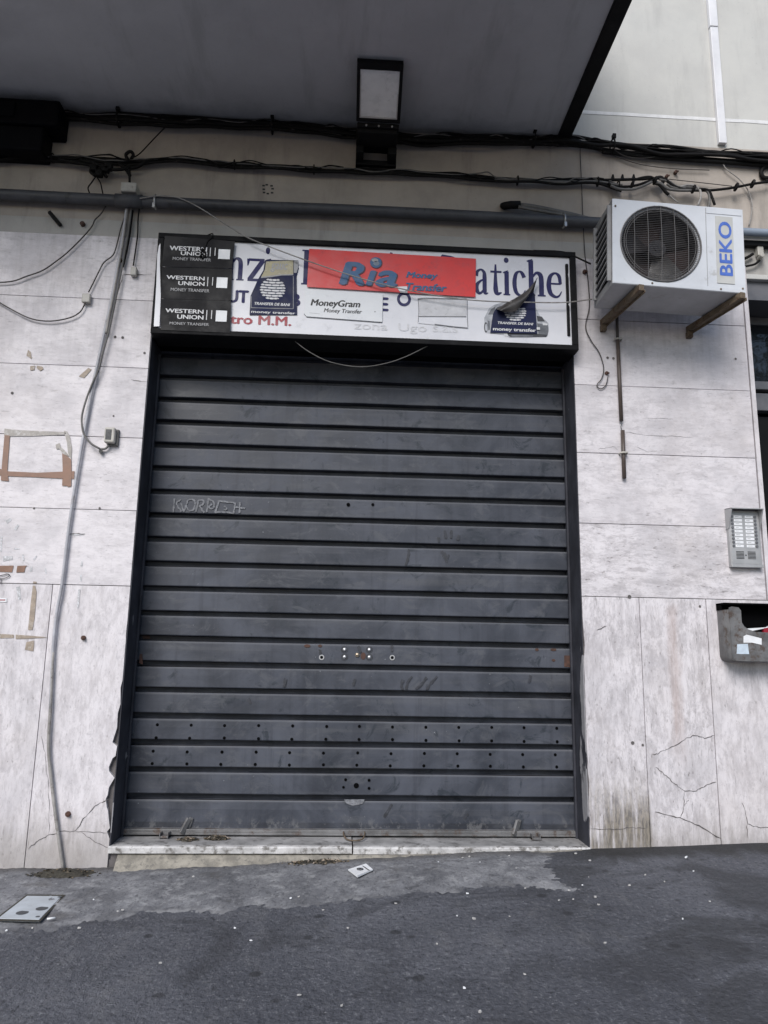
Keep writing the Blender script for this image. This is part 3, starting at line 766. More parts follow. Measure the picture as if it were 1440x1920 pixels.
# punched air holes
for r_, (l, rgt) in enumerate([([(-1.0938,0.6947)][0], [(1.3545,0.706)][0]), ([(-1.0946,0.6203)][0], [(1.3524,0.6263)][0]), ([(-1.1044,0.5402)][0], [(1.3436,0.5471)][0]), ([(-1.1054,0.4699)][0], [(1.345,0.4748)][0])]):
    for i in range(13):
        x = l[0]+(rgt[0]-l[0])*i/12+random.uniform(-.003, .003); z = l[1]+(rgt[1]-l[1])*i/12+random.uniform(-.002, .002)
        b.disc(x, slat_y(z)-.0035, z, .0095, 10, 1)
for x, z, r_ in [(*[(0.0238,2.084)][0], .012), (*[(0.1826,2.0886)][0], .010), (*[(0.1179,0.3556)][0], .016), (*[(0.041,0.3458)][0], .008), (*[(0.1945,0.3869)][0], .009), (*[(0.1955,0.3409)][0], .009), (*[(0.0527,0.3888)][0], .009)]:
    b.disc(x, slat_y(z)-.0035, z, r_, 10, 1)
obj('slat_curtain', b, ['shutter', 'void'], sh)
b = MB()
n_ = 24; o = 0
b.box(SX0+.01, SX1-.01, .205, .252, .092, .110); b.box(SX0+.01, SX1-.01, .205, .211, .078, .0915)
obj('bottom_rail', b, 'alu_dark', sh, .002)
for x0, x1 in ((XL+.0055, XL+.018), (XR-.018, XR-.0055)):
    b = MB(); b.box(x0, x1, .195, .215, .07, 3.05)
    obj('guide_rail', b, 'reveal', sh, .002)
# lock row
def bump_(name, px, r, mat, dep=.008, seg=14):
    b = MB(); x, z = px; y = slat_y(z)
    o = len(b.v); k = 5
    for j in range(k):
        a = PI/2*j/(k-1)
        for i in range(seg):
            t = 2*PI*i/seg; b.v.append((x+r*math.cos(a)*math.cos(t), y-dep*math.sin(a)-.001, z+r*math.cos(a)*math.sin(t)))
    for j in range(k-1):
        for i in range(seg): b.face((o+j*seg+i, o+j*seg+(i+1) % seg, o+(j+1)*seg+(i+1) % seg, o+(j+1)*seg+i), 0, True)
    return obj(name, b, mat, sh)
for p in [(0.025,1.1627), (0.0263,1.117), (0.1796,1.1638), (0.1806,1.1181)]:
    bb = MB(); bb.disc(p[0], slat_y(p[1])-.0012, p[1]-.002, .022, 14); obj('rivet_washer', bb, 'smudge', sh)
    bump_('rivet', p, .0115, 'chrome', .010)
lk = bump_('lock_cylinder', [(0.1055,1.1298)][0], .014, 'brass', .010)
lp = [(0.1055,1.1298)][0]
b = MB(); b.box(lp[0]-.009, lp[0]+.009, slat_y(lp[1])-.0135, slat_y(lp[1])-.011, lp[1]-.002, lp[1]+.002); obj('key_slot', b, 'ink', lk)
b = MB(); p = [(0.1422,1.124)][0]; b.disc(p[0], slat_y(p[1])-.0028, p[1], .016, 14, 0, .022); obj('lock_rust', b, 'rustdark', sh)
for p in [(-0.1158,1.1113), (0.3238,1.1173)]:
    b = MB(); b.ring(p[0], slat_y(p[1])-.003, p[1], .010, .0165, 18, 0); b.disc(p[0], slat_y(p[1])-.0022, p[1], .0105, 14, 1); obj('keyhole_ring', b, ['alu', 'void'], sh)
for p, rx, rz in [([(-0.2074,1.1797)][0], .020, .010), ([(-0.128,1.1812)][0], .013, .009), ([(1.3464,1.1848)][0], .02, .008), ([(1.2403,1.1829)][0], .012, .009), ([(1.3446,1.1185)][0], .012, .008)]:
    b = MB(); b.disc(p[0], slat_y(p[1])-.003, p[1], rx, 11, 0, rz); obj('rust_patch', b, 'rustdark', sh)
for q in ([(1.4139,1.1495), (1.4584,1.1502), (1.4562,1.0775), (1.4118,1.08)], [(-1.2275,1.1129), (-1.2114,1.1132), (-1.2033,1.0492), (-1.2265,1.0584)], [(-1.2297,1.2225), (-1.1879,1.2266), (-1.18,1.2073), (-1.2281,1.2031)]):
    b = MB(); b.plate(q, slat_y(sum(t[1] for t in q)/4)-.004); obj('rust_patch', b, 'rustdark', sh)
# hand marks and scratched letters
def slat_strokes(name, mat, strokes, w, label=None):
    b = MB(); dy = .0022
    for st in strokes:
        P = [Vector((p[0], p[1], 0)) for p in st]
        if len(P) > 2: P = catmull(P, 4)
        else: P = [P[0].lerp(P[1], t/6) for t in range(7)]
        P = [Vector((p.x+random.uniform(-.002, .002), p.y+random.uniform(-.002, .002), 0)) for p in P]
        o = len(b.v); dy += .00012
        for i, p in enumerate(P):
            t = (P[min(i+1, len(P)-1)]-P[max(i-1, 0)]).normalized(); nn = Vector((-t.y, t.x, 0))*w*random.uniform(.6, 1.2)/2
            for s_ in (1, -1): b.v.append((p.x+s_*nn.x, slat_y(p.y+s_*nn.y)-dy, p.y+s_*nn.y))
        for i in range(len(P)-1): b.face((o+2*i, o+2*i+1, o+2*i+3, o+2*i+2), 0)
    return obj(name, b, mat, sh, label=label)
slat_strokes('scratched_letters', 'chalk', [
    [(-1.0883,2.0899), (-1.0872,2.0031)], [(-1.0427,2.0877), (-1.0712,2.0625), (-1.0595,2.0385), (-1.0372,2.008)], [(-1.0408,2.0599), (-1.0205,2.0084), (-1.0096,2.0469)],
    [(-1.0096,2.0469), (-0.9985,2.0821), (-0.9651,2.0865), (-0.953,2.0555), (-0.9641,2.0205), (-0.9908,2.0162), (-1.0096,2.0469)], [(-0.9465,2.0071), (-0.9346,2.0839)], [(-0.9346,2.0839), (-0.9042,2.0848), (-0.9027,2.0605), (-0.9285,2.0423)], [(-0.9218,2.0425), (-0.8925,2.0052)],
    [(-0.8759,2.0091), (-0.8714,2.0998)], [(-0.8709,2.0928), (-0.8397,2.0797), (-0.8342,2.0451), (-0.8502,2.0307), (-0.8646,2.0442), (-0.8488,2.062)],
    [(-0.825,2.0036), (-0.803,2.0878)], [(-0.8028,2.0843), (-0.755,2.0787), (-0.7039,2.0733)], [(-0.8218,2.0072), (-0.7681,2.0122), (-0.7034,2.0036)], [(-0.7005,2.0734), (-0.7068,2.0035)], [(-0.7705,2.0539), (-0.7525,2.0335), (-0.7689,2.0261)],
    [(-0.699,2.0455), (-0.6343,2.0404)], [(-0.6704,2.0812), (-0.6699,2.008)]], .0115)
slat_strokes('hand_smudge', 'smudge', [
    [(0.6144,1.8553), (0.6108,1.8831)], [(0.6594,1.8774), (0.6523,1.9296)], [(0.694,1.8818), (0.694,1.9342)], [(0.7357,1.8689), (0.7462,1.9041)], [(0.6319,1.7933), (0.6596,1.7387)], [(0.6492,1.7868), (0.6665,1.7251)], [(0.6803,1.7737), (0.6596,1.7387)],
    [(0.4216,1.8018), (0.4154,1.7464), (0.3988,1.6979)], [(0.3941,0.9819), (0.3812,0.9494), (0.3949,0.9206)], [(0.4471,1.0054), (0.4209,0.9662), (0.4147,0.9274)], [(0.5405,1.0004), (0.5075,0.9546), (0.4745,0.9283)], [(0.6073,1.008), (0.5608,0.9554), (0.5344,0.9163)], [(0.0959,0.9837), (0.0837,0.9449)],
    [(-0.3343,0.9801), (-0.3387,0.9288)], [(-0.5564,0.8619), (-0.5383,0.8242)], [(1.1967,1.0239), (1.1856,0.978)], [(0.3211,1.1927), (0.3217,1.1533)], [(-0.1273,1.1583), (-0.1231,1.1323)], [(0.111,1.1823), (0.1252,1.1432)], [(0.3356,0.2505), (0.2886,0.1774)], [(0.7983,0.2018), (0.7722,0.1712)]], .017)
# latches and pull ring at the foot
for hx, hz in ((-0.8851,0.2,0.1253), (1.0684,0.2,0.1418)) and [((-0.8851,0.2,0.1253)[0], .13), ((1.0747,0.2,0.1358)[0], .13)]:
    b = MB(); b.bar((hx-.012, .19, .09), (hx+.022, .225, .165), .016, .03); b.bar((hx+.022, .225, .165), (hx+.042, .238, .158), .014, .016); b.bar((hx+.035, .236, .16), (hx+.02, .232, .11), .008, .02)
    obj('latch_hook', b, 'alu_dark', sh, .003)
for hx in ((-0.9837,0.2,0.0838)[0], (1.1935,0.2,0.0913)[0]):
    b = MB(); b.box(hx-.03, hx+.022, .150, .205, .072, .083); b.box(hx-.03, hx-.024, .145, .206, .071, .1); b.box(hx+.016, hx+.022, .145, .206, .071, .1)
    obj('foot_bracket', b, 'alu_dark', sh, .002)
b = MB(); x, _, z = (0.1111,0.2,0.0831)
b.tube([(x-.062, .205, .100), (x-.062, .18, .092), (x-.045, .12, .079), (x, .09, .078), (x+.045, .12, .079), (x+.062, .18, .092), (x+.062, .205, .100)], .0045, 8)
obj('pull_ring', b, 'rust', sh)
b = MB(); q = [(0.0461,0.2761), (0.1711,0.277), (0.1588,0.2526), (0.1015,0.2401), (0.0628,0.252)]; b.plate(q, .2400); obj('paint_chip', b, 'chalk', sh)

# ------------------------------------------------------------------ shop sign
sg = thing('shop_sign', 'long white shop sign board in a black frame above the shutter', 'sign', (.12, -.02, 3.07))
b = MB()
b.box(-1.228, 1.462, -.105, -.02, 3.060, 3.094); b.box(-1.228, 1.462, -.105, -.02, 3.708, 3.742)
b.box(-1.228, -1.190, -.104, -.02, 3.0945, 3.7075); b.box(1.424, 1.462, -.104, -.02, 3.0945, 3.7075)
b.box(-1.226, 1.460, -.072, .10, 3.0625, 3.7395)
b.box(1.395, 1.413, -.098, -.083, 3.16, 3.66)
obj('frame', b, 'black', sg, .003)
b = MB(); b.box(-1.189, 1.4235, -.086, -.073, 3.095, 3.707); obj('white_panel', b, 'sign_white', sg)
YP = -.0868
prt = MB(); _ly = [YP]
def ly():
    _ly[0] -= .00003; return _ly[0]
SER = {
 'n': [([(.22, 0), (.22, .98)], [.19, .19]), ([(.02, .93), (.14, .95), (.30, 1.02)], [.03, .09, .02]), ([(.30, .78), (.46, .96), (.64, .93), (.72, .72), (.72, .04)], [.05, .10, .17, .19, .19]), ([(.03, .03), (.41, .03)], [.06, .06]), ([(.53, .03), (.92, .03)], [.06, .06])],
 'z': [([(.06, .95), (.74, .95)], [.10, .10]), ([(.06, .99), (.03, .68)], [.12, .03]), ([(.68, .93), (.13, .06)], [.17, .17]), ([(.05, .05), (.78, .05)], [.10, .10]), ([(.74, .02), (.80, .36)], [.13, .03])],
 'i': [([(.22, .02), (.22, .98)], [.19, .19]), ([(.02, .93), (.14, .95), (.30, 1.02)], [.03, .09, .02]), ([(.03, .03), (.41, .03)], [.06, .06])],
 'a': [([(.10, .72), (.18, .90), (.40, .98), (.58, .88), (.62, .68), (.62, .18), (.68, .04), (.84, .06)], [.17, .13, .08, .14, .19, .19, .14, .03]), ([(.60, .60), (.36, .52), (.16, .38), (.13, .18), (.26, .04), (.44, .08), (.60, .24)], [.05, .10, .16, .19, .14, .10, .05])],
 't': [([(.28, 1.26), (.28, .24), (.38, .05), (.58, .10)], [.06, .19, .16, .03]), ([(.02, .95), (.58, .95)], [.08, .08])],
 'c': [([(.74, .74), (.60, .93), (.42, .98), (.22, .86), (.13, .50), (.22, .15), (.45, .02), (.64, .06), (.80, .24)], [.18, .15, .08, .16, .20, .17, .10, .07, .02])],
 'h': [([(.22, .02), (.22, 1.50)], [.19, .19]), ([(.02, 1.45), (.14, 1.47), (.30, 1.54)], [.03, .09, .02]), ([(.30, .78), (.46, .96), (.64, .93), (.72, .72), (.72, .04)], [.05, .10, .17, .19, .19]), ([(.03, .03), (.41, .03)], [.06, .06]), ([(.53, .03), (.92, .03)], [.06, .06])],
 'e': [([(.18, .55), (.78, .55)], [.07, .07]), ([(.76, .54), (.70, .86), (.48, .98), (.22, .84), (.13, .48), (.22, .15), (.48, .02), (.68, .07), (.82, .25)], [.13, .15, .08, .16, .20, .18, .11, .07, .02])],
 'I': [([(.35, .02), (.35, 1.43)], [.26, .26]), ([(.05, 1.42), (.65, 1.42)], [.07, .07]), ([(.05, .03), (.65, .03)], [.07, .07])],
}
def serif(b, ch, x0, x1, z0, zx, mi, adv=.92):
    # x0..x1 = advance box, z0 baseline, zx = x-height
    sx = (x1-x0)/adv; sz = zx-z0
    for P, ws in SER[ch]:
        b.stroke([(x0+p[0]*sx, z0+p[1]*sz) for p in P], [(w*1.12+.012)*(sx*.75+sz*.25) for w in ws], ly(), mi, 5)
bl = [(-0.6842,3.4456)][0][1]; xh = [(-0.6924,3.6)][0][1]
xx = [p[0] for p in [(-0.789,3.4626), (-0.6787,3.4679), (-0.6619,3.4687), (-0.5446,3.4744)]]
serif(prt, 'n', xx[0], xx[1], bl, xh, 0); serif(prt, 'z', xx[2], xx[3], bl, xh, 0, .80)
p = [(-0.5347,3.6601)][0]; prt.disc(p[0], ly(), p[1], .014, 16, 0, .024)
xx = [(-0.5513,3.4741), (-0.4942,3.4768)]; serif(prt, 'i', xx[0][0], xx[1][0], bl, xh, 0, .44)
x0, x1, z0, z1 = (-0.3205,-0.2513,3.4371,3.6785); serif(prt, 'I', x0, x1, z0, z0+(z1-z0)/1.45, 0, .70)
# tops of the covered capital and small letter
p = [(0.576,3.675), (0.5864,3.6906), (0.6457,3.6823), (0.6666,3.6757), (0.6805,3.6576), (0.5831,3.6527)]; prt.plate(p, ly(), 0)
p = [(0.24,3.6693), (0.2501,3.6887), (0.2639,3.6856), (0.2677,3.6632)]; prt.plate(p, ly(), 0)
for ch, s_, adv in [('a', (0.7977,0.886,3.4239,3.6), .84), ('t', (0.8982,0.9767,3.4245,3.5936), .60), ('i', (0.9815,1.0327,3.4235,3.5938), .44), ('c', (1.0441,1.131,3.4242,3.5971), .82), ('h', (1.1382,1.2609,3.4264,3.5944), .92), ('e', (1.2673,1.3667,3.4239,3.5968), .82)]:
    serif(prt, ch, s_[0], s_[1], s_[2], s_[3], 0, adv)
p = [(1.0058,3.6701)][0]; prt.disc(p[0], ly(), p[1], .016, 16, 0, .019)
prt.text('AUTOMOBILISTICHE', *(-0.845,0.2586,3.3364,3.3614), ly(), 0, .02) if False else None
prt.text('UT', *(-0.7727,-0.6404,3.2946,3.376), ly(), 0, .06)
prt.text('B', *(-0.3717,-0.3145,3.288,3.3691), ly(), 0, .06)
prt.text('E', *(0.175,0.2449,3.2807,3.3692), ly(), 0, .06)
p = [(0.3422,3.3658)][0]; prt.ring(p[0], ly(), p[1], .027, .045, 28, 0, 1.1)
prt.ring(p[0]+.002, ly(), p[1]+.062, .018, .034, 24, 0)
prt.text('tro M.M.', *(-0.7481,-0.3652,3.1519,3.211), ly(), 1, .06)
prt.text('zona  Ugo', *(0.0296,0.4888,3.1316,3.1991), ly(), 2, .015)
prt.text('s.a.s', *(0.53,0.6868,3.1512,3.1919), ly(), 2, .015)
# printed car, half hidden by the peeling sticker
prt.plate([(0.8587,3.261), (0.8728,3.2909), (0.8904,3.3285), (0.9217,3.352), (0.9879,3.3773), (1.1791,3.3787), (1.2189,3.2918), (1.253,3.2639), (1.2733,3.2428), (1.2755,3.1916), (1.2641,3.151), (1.1395,3.1383), (1.019,3.1331), (0.9848,3.1498), (0.8716,3.1594), (0.8583,3.2025)], ly(), 3)
prt.plate([(0.8831,3.284), (0.9041,3.3217), (0.932,3.3451), (0.921,3.2858)], ly(), 4)
prt.plate([(1.1981,3.2909), (1.2327,3.2851), (1.2528,3.2529), (1.2041,3.2507)], ly(), 5)
prt.plate([(1.2004,3.2396), (1.2696,3.2316), (1.2724,3.2061), (1.2678,3.1584), (1.2089,3.1559)], ly(), 4)
prt.plate([(0.8792,3.2436), (0.893,3.2405), (0.8959,3.1823), (0.882,3.1744)], ly(), 4)
prt.plate([(0.9953,3.1648), (1.2092,3.1668), (1.2644,3.1619), (1.2571,3.147), (1.0225,3.1369)], ly(), 5)
prt.plate([(1.0296,3.1517), (1.1744,3.1544), (1.1708,3.1469), (1.0363,3.1411)], ly(), 4)
p = [(0.8685,3.1957)][0]; prt.disc(p[0], ly(), p[1], .012, 16, 5, .036); prt.disc(p[0]+.002, ly(), p[1], .008, 16, 3, .026)
prt.plate([(0.9832,3.1606), (1.0057,3.1653), (1.0088,3.1436), (0.9916,3.1392)], ly(), 6)
prt.plate([(1.2352,3.2448), (1.2698,3.239), (1.266,3.2278), (1.2382,3.2266)], ly(), 6)
obj('sign_lettering', prt, ['navy_print', 'red_print', 'faded_print', 'car_light', 'car_mid', 'car_dark', 'white_print'], sg)
# stains and tears on the panel edge
b = MB(); b.plate([(-1.2096,3.1039), (-1.2146,3.3688), (-1.2242,3.5875), (-1.2189,3.6506), (-1.21,3.6659), (-1.2022,3.5151), (-1.1814,3.2981), (-1.1754,3.1054)], -.1046); obj('torn_panel_edge', b, 'sign_white', sg)
b = MB(); b.plate([(1.4085,3.5873), (1.4159,3.599), (1.4185,3.5689), (1.4128,3.5536)], -.0985); b.plate([(1.4056,3.3738), (1.413,3.3852), (1.4121,3.3555)], -.0985); b.plate([(0.4825,3.1132), (0.4994,3.1211), (0.5063,3.1106), (0.4893,3.1063)], -.0875); obj('edge_chip', b, 'white_print', sg)

# stickers
def sticker(name, q, y, mat, label, cat, seed, nx=14, nz=8, amp=.0022, group=None):
    t = thing(name, label, cat, (sum(p[0] for p in q)/4, y, min(p[1] for p in q)), group)
    b = MB(); b.sheet(q, y, nx, nz, amp, 0, 7., seed)
    obj('film', b, mat, t)
    return t
WU = [([(-1.1893,3.5036), (-0.7511,3.5123), (-0.743,3.6999), (-1.1847,3.7162)], -.1105, (-1.1481,-0.9133,3.6167,3.6465), (-1.0761,-0.9111,3.586,3.6109), (-1.1235,-0.8852,3.5502,3.5703), (-0.8419,-0.7688,3.5718,3.6388), 'topmost'),
      ([(-1.1785,3.2882), (-0.7457,3.2956), (-0.7494,3.5106), (-1.1892,3.5018)], -.1065, (-1.154,-0.9175,3.4212,3.4462), (-1.0788,-0.9152,3.3836,3.4095), (-1.122,-0.8825,3.3415,3.3625), (-0.842,-0.7747,3.3762,3.4477), 'middle'),
      ([(-1.165,3.0801), (-0.7386,3.0792), (-0.7456,3.2938), (-1.1784,3.2864)], -.1065, (-1.1444,-0.9102,3.1971,3.2229), (-1.0698,-0.9078,3.1583,3.1851), (-1.1126,-0.8719,3.1173,3.1353), (-0.8334,-0.7653,3.1506,3.2241), 'lowest')]
for q, y, t1, t2, t3, sq, w in WU:
    t = sticker('sticker', q, y, 'wu_black', 'black money transfer sticker, %s of the three at the left end of the sign' % w, 'sticker', hash(w) % 7+1. if False else len(w)*1.7, group='black money transfer stickers')
    b = MB(); yy = y-.0050
    b.text('WESTERN', *t1, yy, 0, .05); b.text('UNION', *t2, yy-.0005, 0, .05)
    b.text('MONEY TRANSFER', *t3, yy-.0009, 1, .02)
    dz = t1[3]-t2[2]; x = t1[1]
    for k, hh in ((.018, 1.0), (.048, .9)):
        b.box(x+k, x+k+.005, yy-.0003, yy, t1[3]-dz*hh, t1[3])
    obj('lettering', b, ['white_print', 'grey_print'], t)
    b = MB(); b.sheet([(sq[0], sq[2]), (sq[1], sq[2]), (sq[1], sq[3]), (sq[0], sq[3])], y-.0048, 3, 3, .0004); obj('white_square', b, 'card', t)

def globe(b, x, z, rx, rz, y, zlo=-1, zhi=1, mi=0):
    nb = 8
    for k in range(nb):
        v = -1+2*(k+.5)/nb
        if not zlo <= v <= zhi: continue
        w = math.sqrt(1-v*v); hh = .66/nb
        cuts = [-1, -.52, -.06, .40, 1] if k % 2 else [-1, -.30, .18, .62, 1]
        for a, c in zip(cuts[:-1], cuts[1:]):
            P = []
            for u in (0, .25, .5, .75, 1):
                s_ = a+(c-a)*u; s_ = max(-1, min(1, s_)); P.append((x+rx*w*math.sin(s_*PI/2)*.99, z+rz*v-rz*.07*math.cos(s_*PI/2)))
            d_ = (P[-1][0]-P[0][0])*.03
            P[0] = (P[0][0]+d_, P[0][1]); P[-1] = (P[-1][0]-d_, P[-1][1])
            b.stroke(P, [rz*hh*1.5, rz*hh*2.05, rz*hh*2.15, rz*hh*2.05, rz*hh*1.5], y, mi, 2)

# navy globe sticker, left
q = [(-0.6283,3.2127), (-0.6282,3.3409), (-0.5856,3.4598), (-0.5566,3.52), (-0.5496,3.5869), (-0.5432,3.5928), (-0.3401,3.5992), (-0.3347,3.5457), (-0.346,3.4898), (-0.3322,3.226)]
t = thing('sticker', 'navy sticker with white striped globe and torn gold top beside the black stickers', 'sticker', (q[0][0]+.15, -.092, q[0][1]), 'navy globe stickers')
b = MB(); b.prism(q, -.0935, -.0888); obj('film', b, 'navy_sticker', t)
b = MB(); b.plate([(-0.5425,3.5799), (-0.3706,3.5966), (-0.3668,3.5016), (-0.4341,3.4965), (-0.4944,3.4862), (-0.5678,3.4735), (-0.5467,3.5242)], -.0940, 0); b.plate([(-0.3672,3.596), (-0.3401,3.5974), (-0.3365,3.5493), (-0.3469,3.5118), (-0.3638,3.511)], -.0940, 1); b.plate([(-0.5678,3.4735), (-0.4944,3.4862), (-0.4341,3.4965), (-0.3668,3.5016), (-0.3665,3.4943), (-0.4405,3.4888), (-0.5039,3.4747), (-0.5707,3.4642)], -.0941, 1)
b.text('gauc', *(-0.5122,-0.4034,3.5086,3.5708), -.0944, 1, .02, .25)
obj('gold_top', b, ['gold', 'grey_print', 'white_print'], t)
b = MB(); p = [(-0.492,3.3965)][0]; globe(b, p[0], p[1], .079, .072, -.0942)
b.text('TRANSFER DE BANI', *(-0.6018,-0.3787,3.2812,3.2992), -.0944, 0, .05, .2)
b.text('money transfer', *(-0.6188,-0.3429,3.2214,3.2424), -.0948, 0, .05)
for pp in ([(-0.6208,3.2598), (-0.3572,3.2646)], [(-0.3572,3.2646), (-0.3662,3.4888)], [(-0.6208,3.2598), (-0.623,3.3375)]): b.stroke(pp, .003, -.0943, 1, 1)
obj('globe_print', b, ['white_print', 'grey_print'], t)

# red banner
t = sticker('banner', [(-0.2773,3.4159), (0.8005,3.3966), (0.8056,3.6659), (-0.2717,3.6811)], -.0965, 'red_banner', 'red money transfer banner with blue letters stuck across the middle of the sign', 'banner', 4.2, 30, 8, .0014)
b = MB()
for dx, dz, yy, mi in ((.008, -.005, -.1002, 1), (0, 0, -.1008, 0)):
    x0, x1, z0, z1 = (-0.0769,0.0896,3.4469,3.5957); b.text('R', x0+dx, x1+dx, z0+dz, z1+dz, yy, mi, .075, .22)
    x0, x1, z0, z1 = (0.093,0.1626,3.4452,3.5441); b.text('\u0131', x0+dx, x1+dx, z0+dz, z1+dz, yy, mi, .06, .22)
    x0, x1, z0, z1 = (0.1543,0.2962,3.4439,3.5475); b.text('a', x0+dx, x1+dx, z0+dz, z1+dz, yy, mi, .10, .22)
p = [(0.1563,3.6046)][0]
b.disc(p[0]+.004, -.1003, p[1]-.003, .0395, 28, 1); b.disc(p[0], -.1008, p[1], .037, 28, 0); b.disc(p[0]-.006, -.1011, p[1]+.016, .022, 20, 3, .012); b.disc(p[0]+.004, -.1011, p[1]-.006, .020, 20, 2, .016)
b.text('Money', *(0.3517,0.5577,3.4985,3.5501), -.1008, 0, .06, .25); b.text('Transfer', *(0.3526,0.6165,3.4235,3.4724), -.1012, 0, .06, .25)
obj('lettering', b, ['blue_banner', 'maroon_shadow', 'pipe_blue', 'grey_print'], t)
b = MB(); b.plate([(0.2942,3.4425), (0.3591,3.4493), (0.3627,3.431), (0.3425,3.4116), (0.3082,3.4174)], -.1005, 0); b.plate([(0.3082,3.4174), (0.3425,3.4116), (0.3627,3.431), (0.3631,3.4016), (0.3187,3.4032)], -.1003, 1); obj('torn_spot', b, ['paper', 'grey_print'], t)
# white card
q = [(-0.2891,3.237), (-0.2716,3.2161), (0.2051,3.1995), (0.2068,3.391), (-0.2887,3.4062)]
t = thing('sticker', 'white card with black money transfer lettering below the red banner', 'sticker', (q[2][0]-.2, -.093, q[2][1]))
b = MB(); b.prism(q, -.0958, -.0888); obj('card', b, 'card', t, .001)
b = MB(); b.text('MoneyGram', *(-0.2502,0.065,3.2784,3.3346), -.0963, 0, .045, .2); b.text('Money Transfer', *(-0.165,0.0765,3.2411,3.2764), -.0967, 0, .025, .2)
b.stroke([(-0.2555,3.241), (-0.1883,3.2368)], .002, -.0963, 1, 1); b.disc(*[(v[0], -.0963, v[1]) for v in [(0.1579,3.267)]][0], .005, 8, 1)
b.stroke([(-0.2891,3.237), (-0.2716,3.2161), (0.2051,3.1995), (0.2068,3.391)], .003, -.0885, 2, 1)
obj('lettering', b, ['ink', 'grey_print', 'car_mid'], t)
# glue residue rectangle
t = thing('sticker', 'peeled off sticker leaving a grey glue rectangle right of the white card', 'sticker', [(0.5908,3.1784)][0][:1]+(-.09,)+[(0.5908,3.1784)][0][1:])
b = MB(); b.sheet([(0.4438,3.2519), (0.7413,3.2616), (0.7452,3.3811), (0.4394,3.3688)], -.0890, 16, 8, .0014, 2, 40.); b.sheet([(0.434,3.2042), (0.7513,3.1855), (0.7448,3.2599), (0.437,3.2497)], -.0889, 8, 4, .0006, 1)
obj('residue', b, ['sign_soil', 'sign_white', 'residue'], t)
b = MB()
for pp, w in (([(0.4291,3.3683), (0.4873,3.3765), (0.6247,3.3792), (0.7452,3.383)], .007), ([(0.4326,3.3685), (0.4366,3.299), (0.4339,3.2114)], .003), ([(0.7487,3.3831), (0.7483,3.2765), (0.7513,3.1891)], .003), ([(0.437,3.2497), (0.7413,3.2616)], .004), ([(0.5396,3.2016), (0.6419,3.1916), (0.7513,3.1855)], .004)):
    b.stroke(pp, w, -.0925-.0001*len(pp), 0, 3)
obj('residue_edge', b, 'car_mid', t)
# peeling navy sticker
t = thing('sticker', 'navy globe sticker with its top left corner peeling forward over the printed car', 'sticker', (*[(1.0705,3.174)][0][:1], -.1, *[(1.0705,3.174)][0][1:]), 'navy globe stickers')
b = MB(); b.prism([(0.895,3.1591), (0.9135,3.284), (0.9241,3.3102), (0.9416,3.333), (1.0043,3.3617), (1.1266,3.4044), (1.1797,3.4441), (1.1882,3.437), (1.1912,3.3334), (1.198,3.165)], -.0945, -.0930); obj('film', b, 'navy_sticker', t)
b = MB(); p = [(1.0572,3.3107)][0]; globe(b, p[0], p[1], .071, .062, -.0952, -1, .62)
b.text('TRANSFER DE BANI', *(0.9438,1.1736,3.2201,3.2364), -.0954, 0, .05, .2); b.text('money transfer', *(0.9123,1.19,3.1679,3.1966), -.0958, 0, .05)
b.box(*[v for v in (1.1951,1.2163,3.1912,3.2087)[:2]], -.0957, -.0954, *[v for v in (1.1951,1.2163,3.1912,3.2087)[2:]])
obj('globe_print', b, 'white_print', t)
b = MB()   # the curled corner: rows run from the still stuck fold to the free edge
rows = [([(0.9368,-0.0965,3.3259), (0.9889,-0.0965,3.3541), (1.0446,-0.0965,3.3714), (1.0935,-0.0965,3.3922), (1.1428,-0.0965,3.4278), (1.1781,-0.0965,3.4481)]), ([(0.934,-0.125,3.3045), (0.9895,-0.125,3.3473), (1.0521,-0.125,3.3869), (1.108,-0.125,3.4264), (1.154,-0.125,3.4729), (1.1969,-0.125,3.5308)]), ([(0.9491,-0.15,3.2857), (1.0041,-0.15,3.3173), (1.0662,-0.15,3.3493), (1.1149,-0.15,3.3845), (1.1538,-0.15,3.4377), (1.1936,-0.15,3.5209)]), ([(0.9728,-0.135,3.2832), (1.0139,-0.135,3.285), (1.0551,-0.135,3.2942), (1.0902,-0.135,3.336), (1.1326,-0.135,3.3966), (1.1906,-0.135,3.5251)])]
rows = [catmull([Vector(p) for p in r], 3) for r in rows]
cc = list(zip(*rows)); cc = [catmull(list(c), 3) for c in cc]
o = 0; nr = len(cc[0])
for c in cc: b.v += [tuple(p) for p in c]
for i in range(len(cc)-1):
    for j in range(nr-1): b.face((i*nr+j, (i+1)*nr+j, (i+1)*nr+j+1, i*nr+j+1), 0, True)
obj('curled_corner', b, 'peel_back', t)

# wire hook hung over the sign's top edge
b = MB(); b.tube([(-0.9423,-0.06,3.7563), (-0.8994,-0.06,3.7774)]+[(-0.8869,-0.115,3.7222), (-0.9119,-0.115,3.6912), (-0.9229,-0.115,3.6536), (-0.9335,-0.115,3.6088), (-0.9516,-0.115,3.5784)], .004, 6); b.tube([(-0.9509,-0.118,3.5767), (-0.9413,-0.118,3.6361), (-0.9186,-0.118,3.5931), (-0.9433,-0.118,3.5624)], .006, 6)
single('wire_hook', b, 'cable', 'black wire hook hanging over the top edge of the sign above the topmost sticker', 'hook')

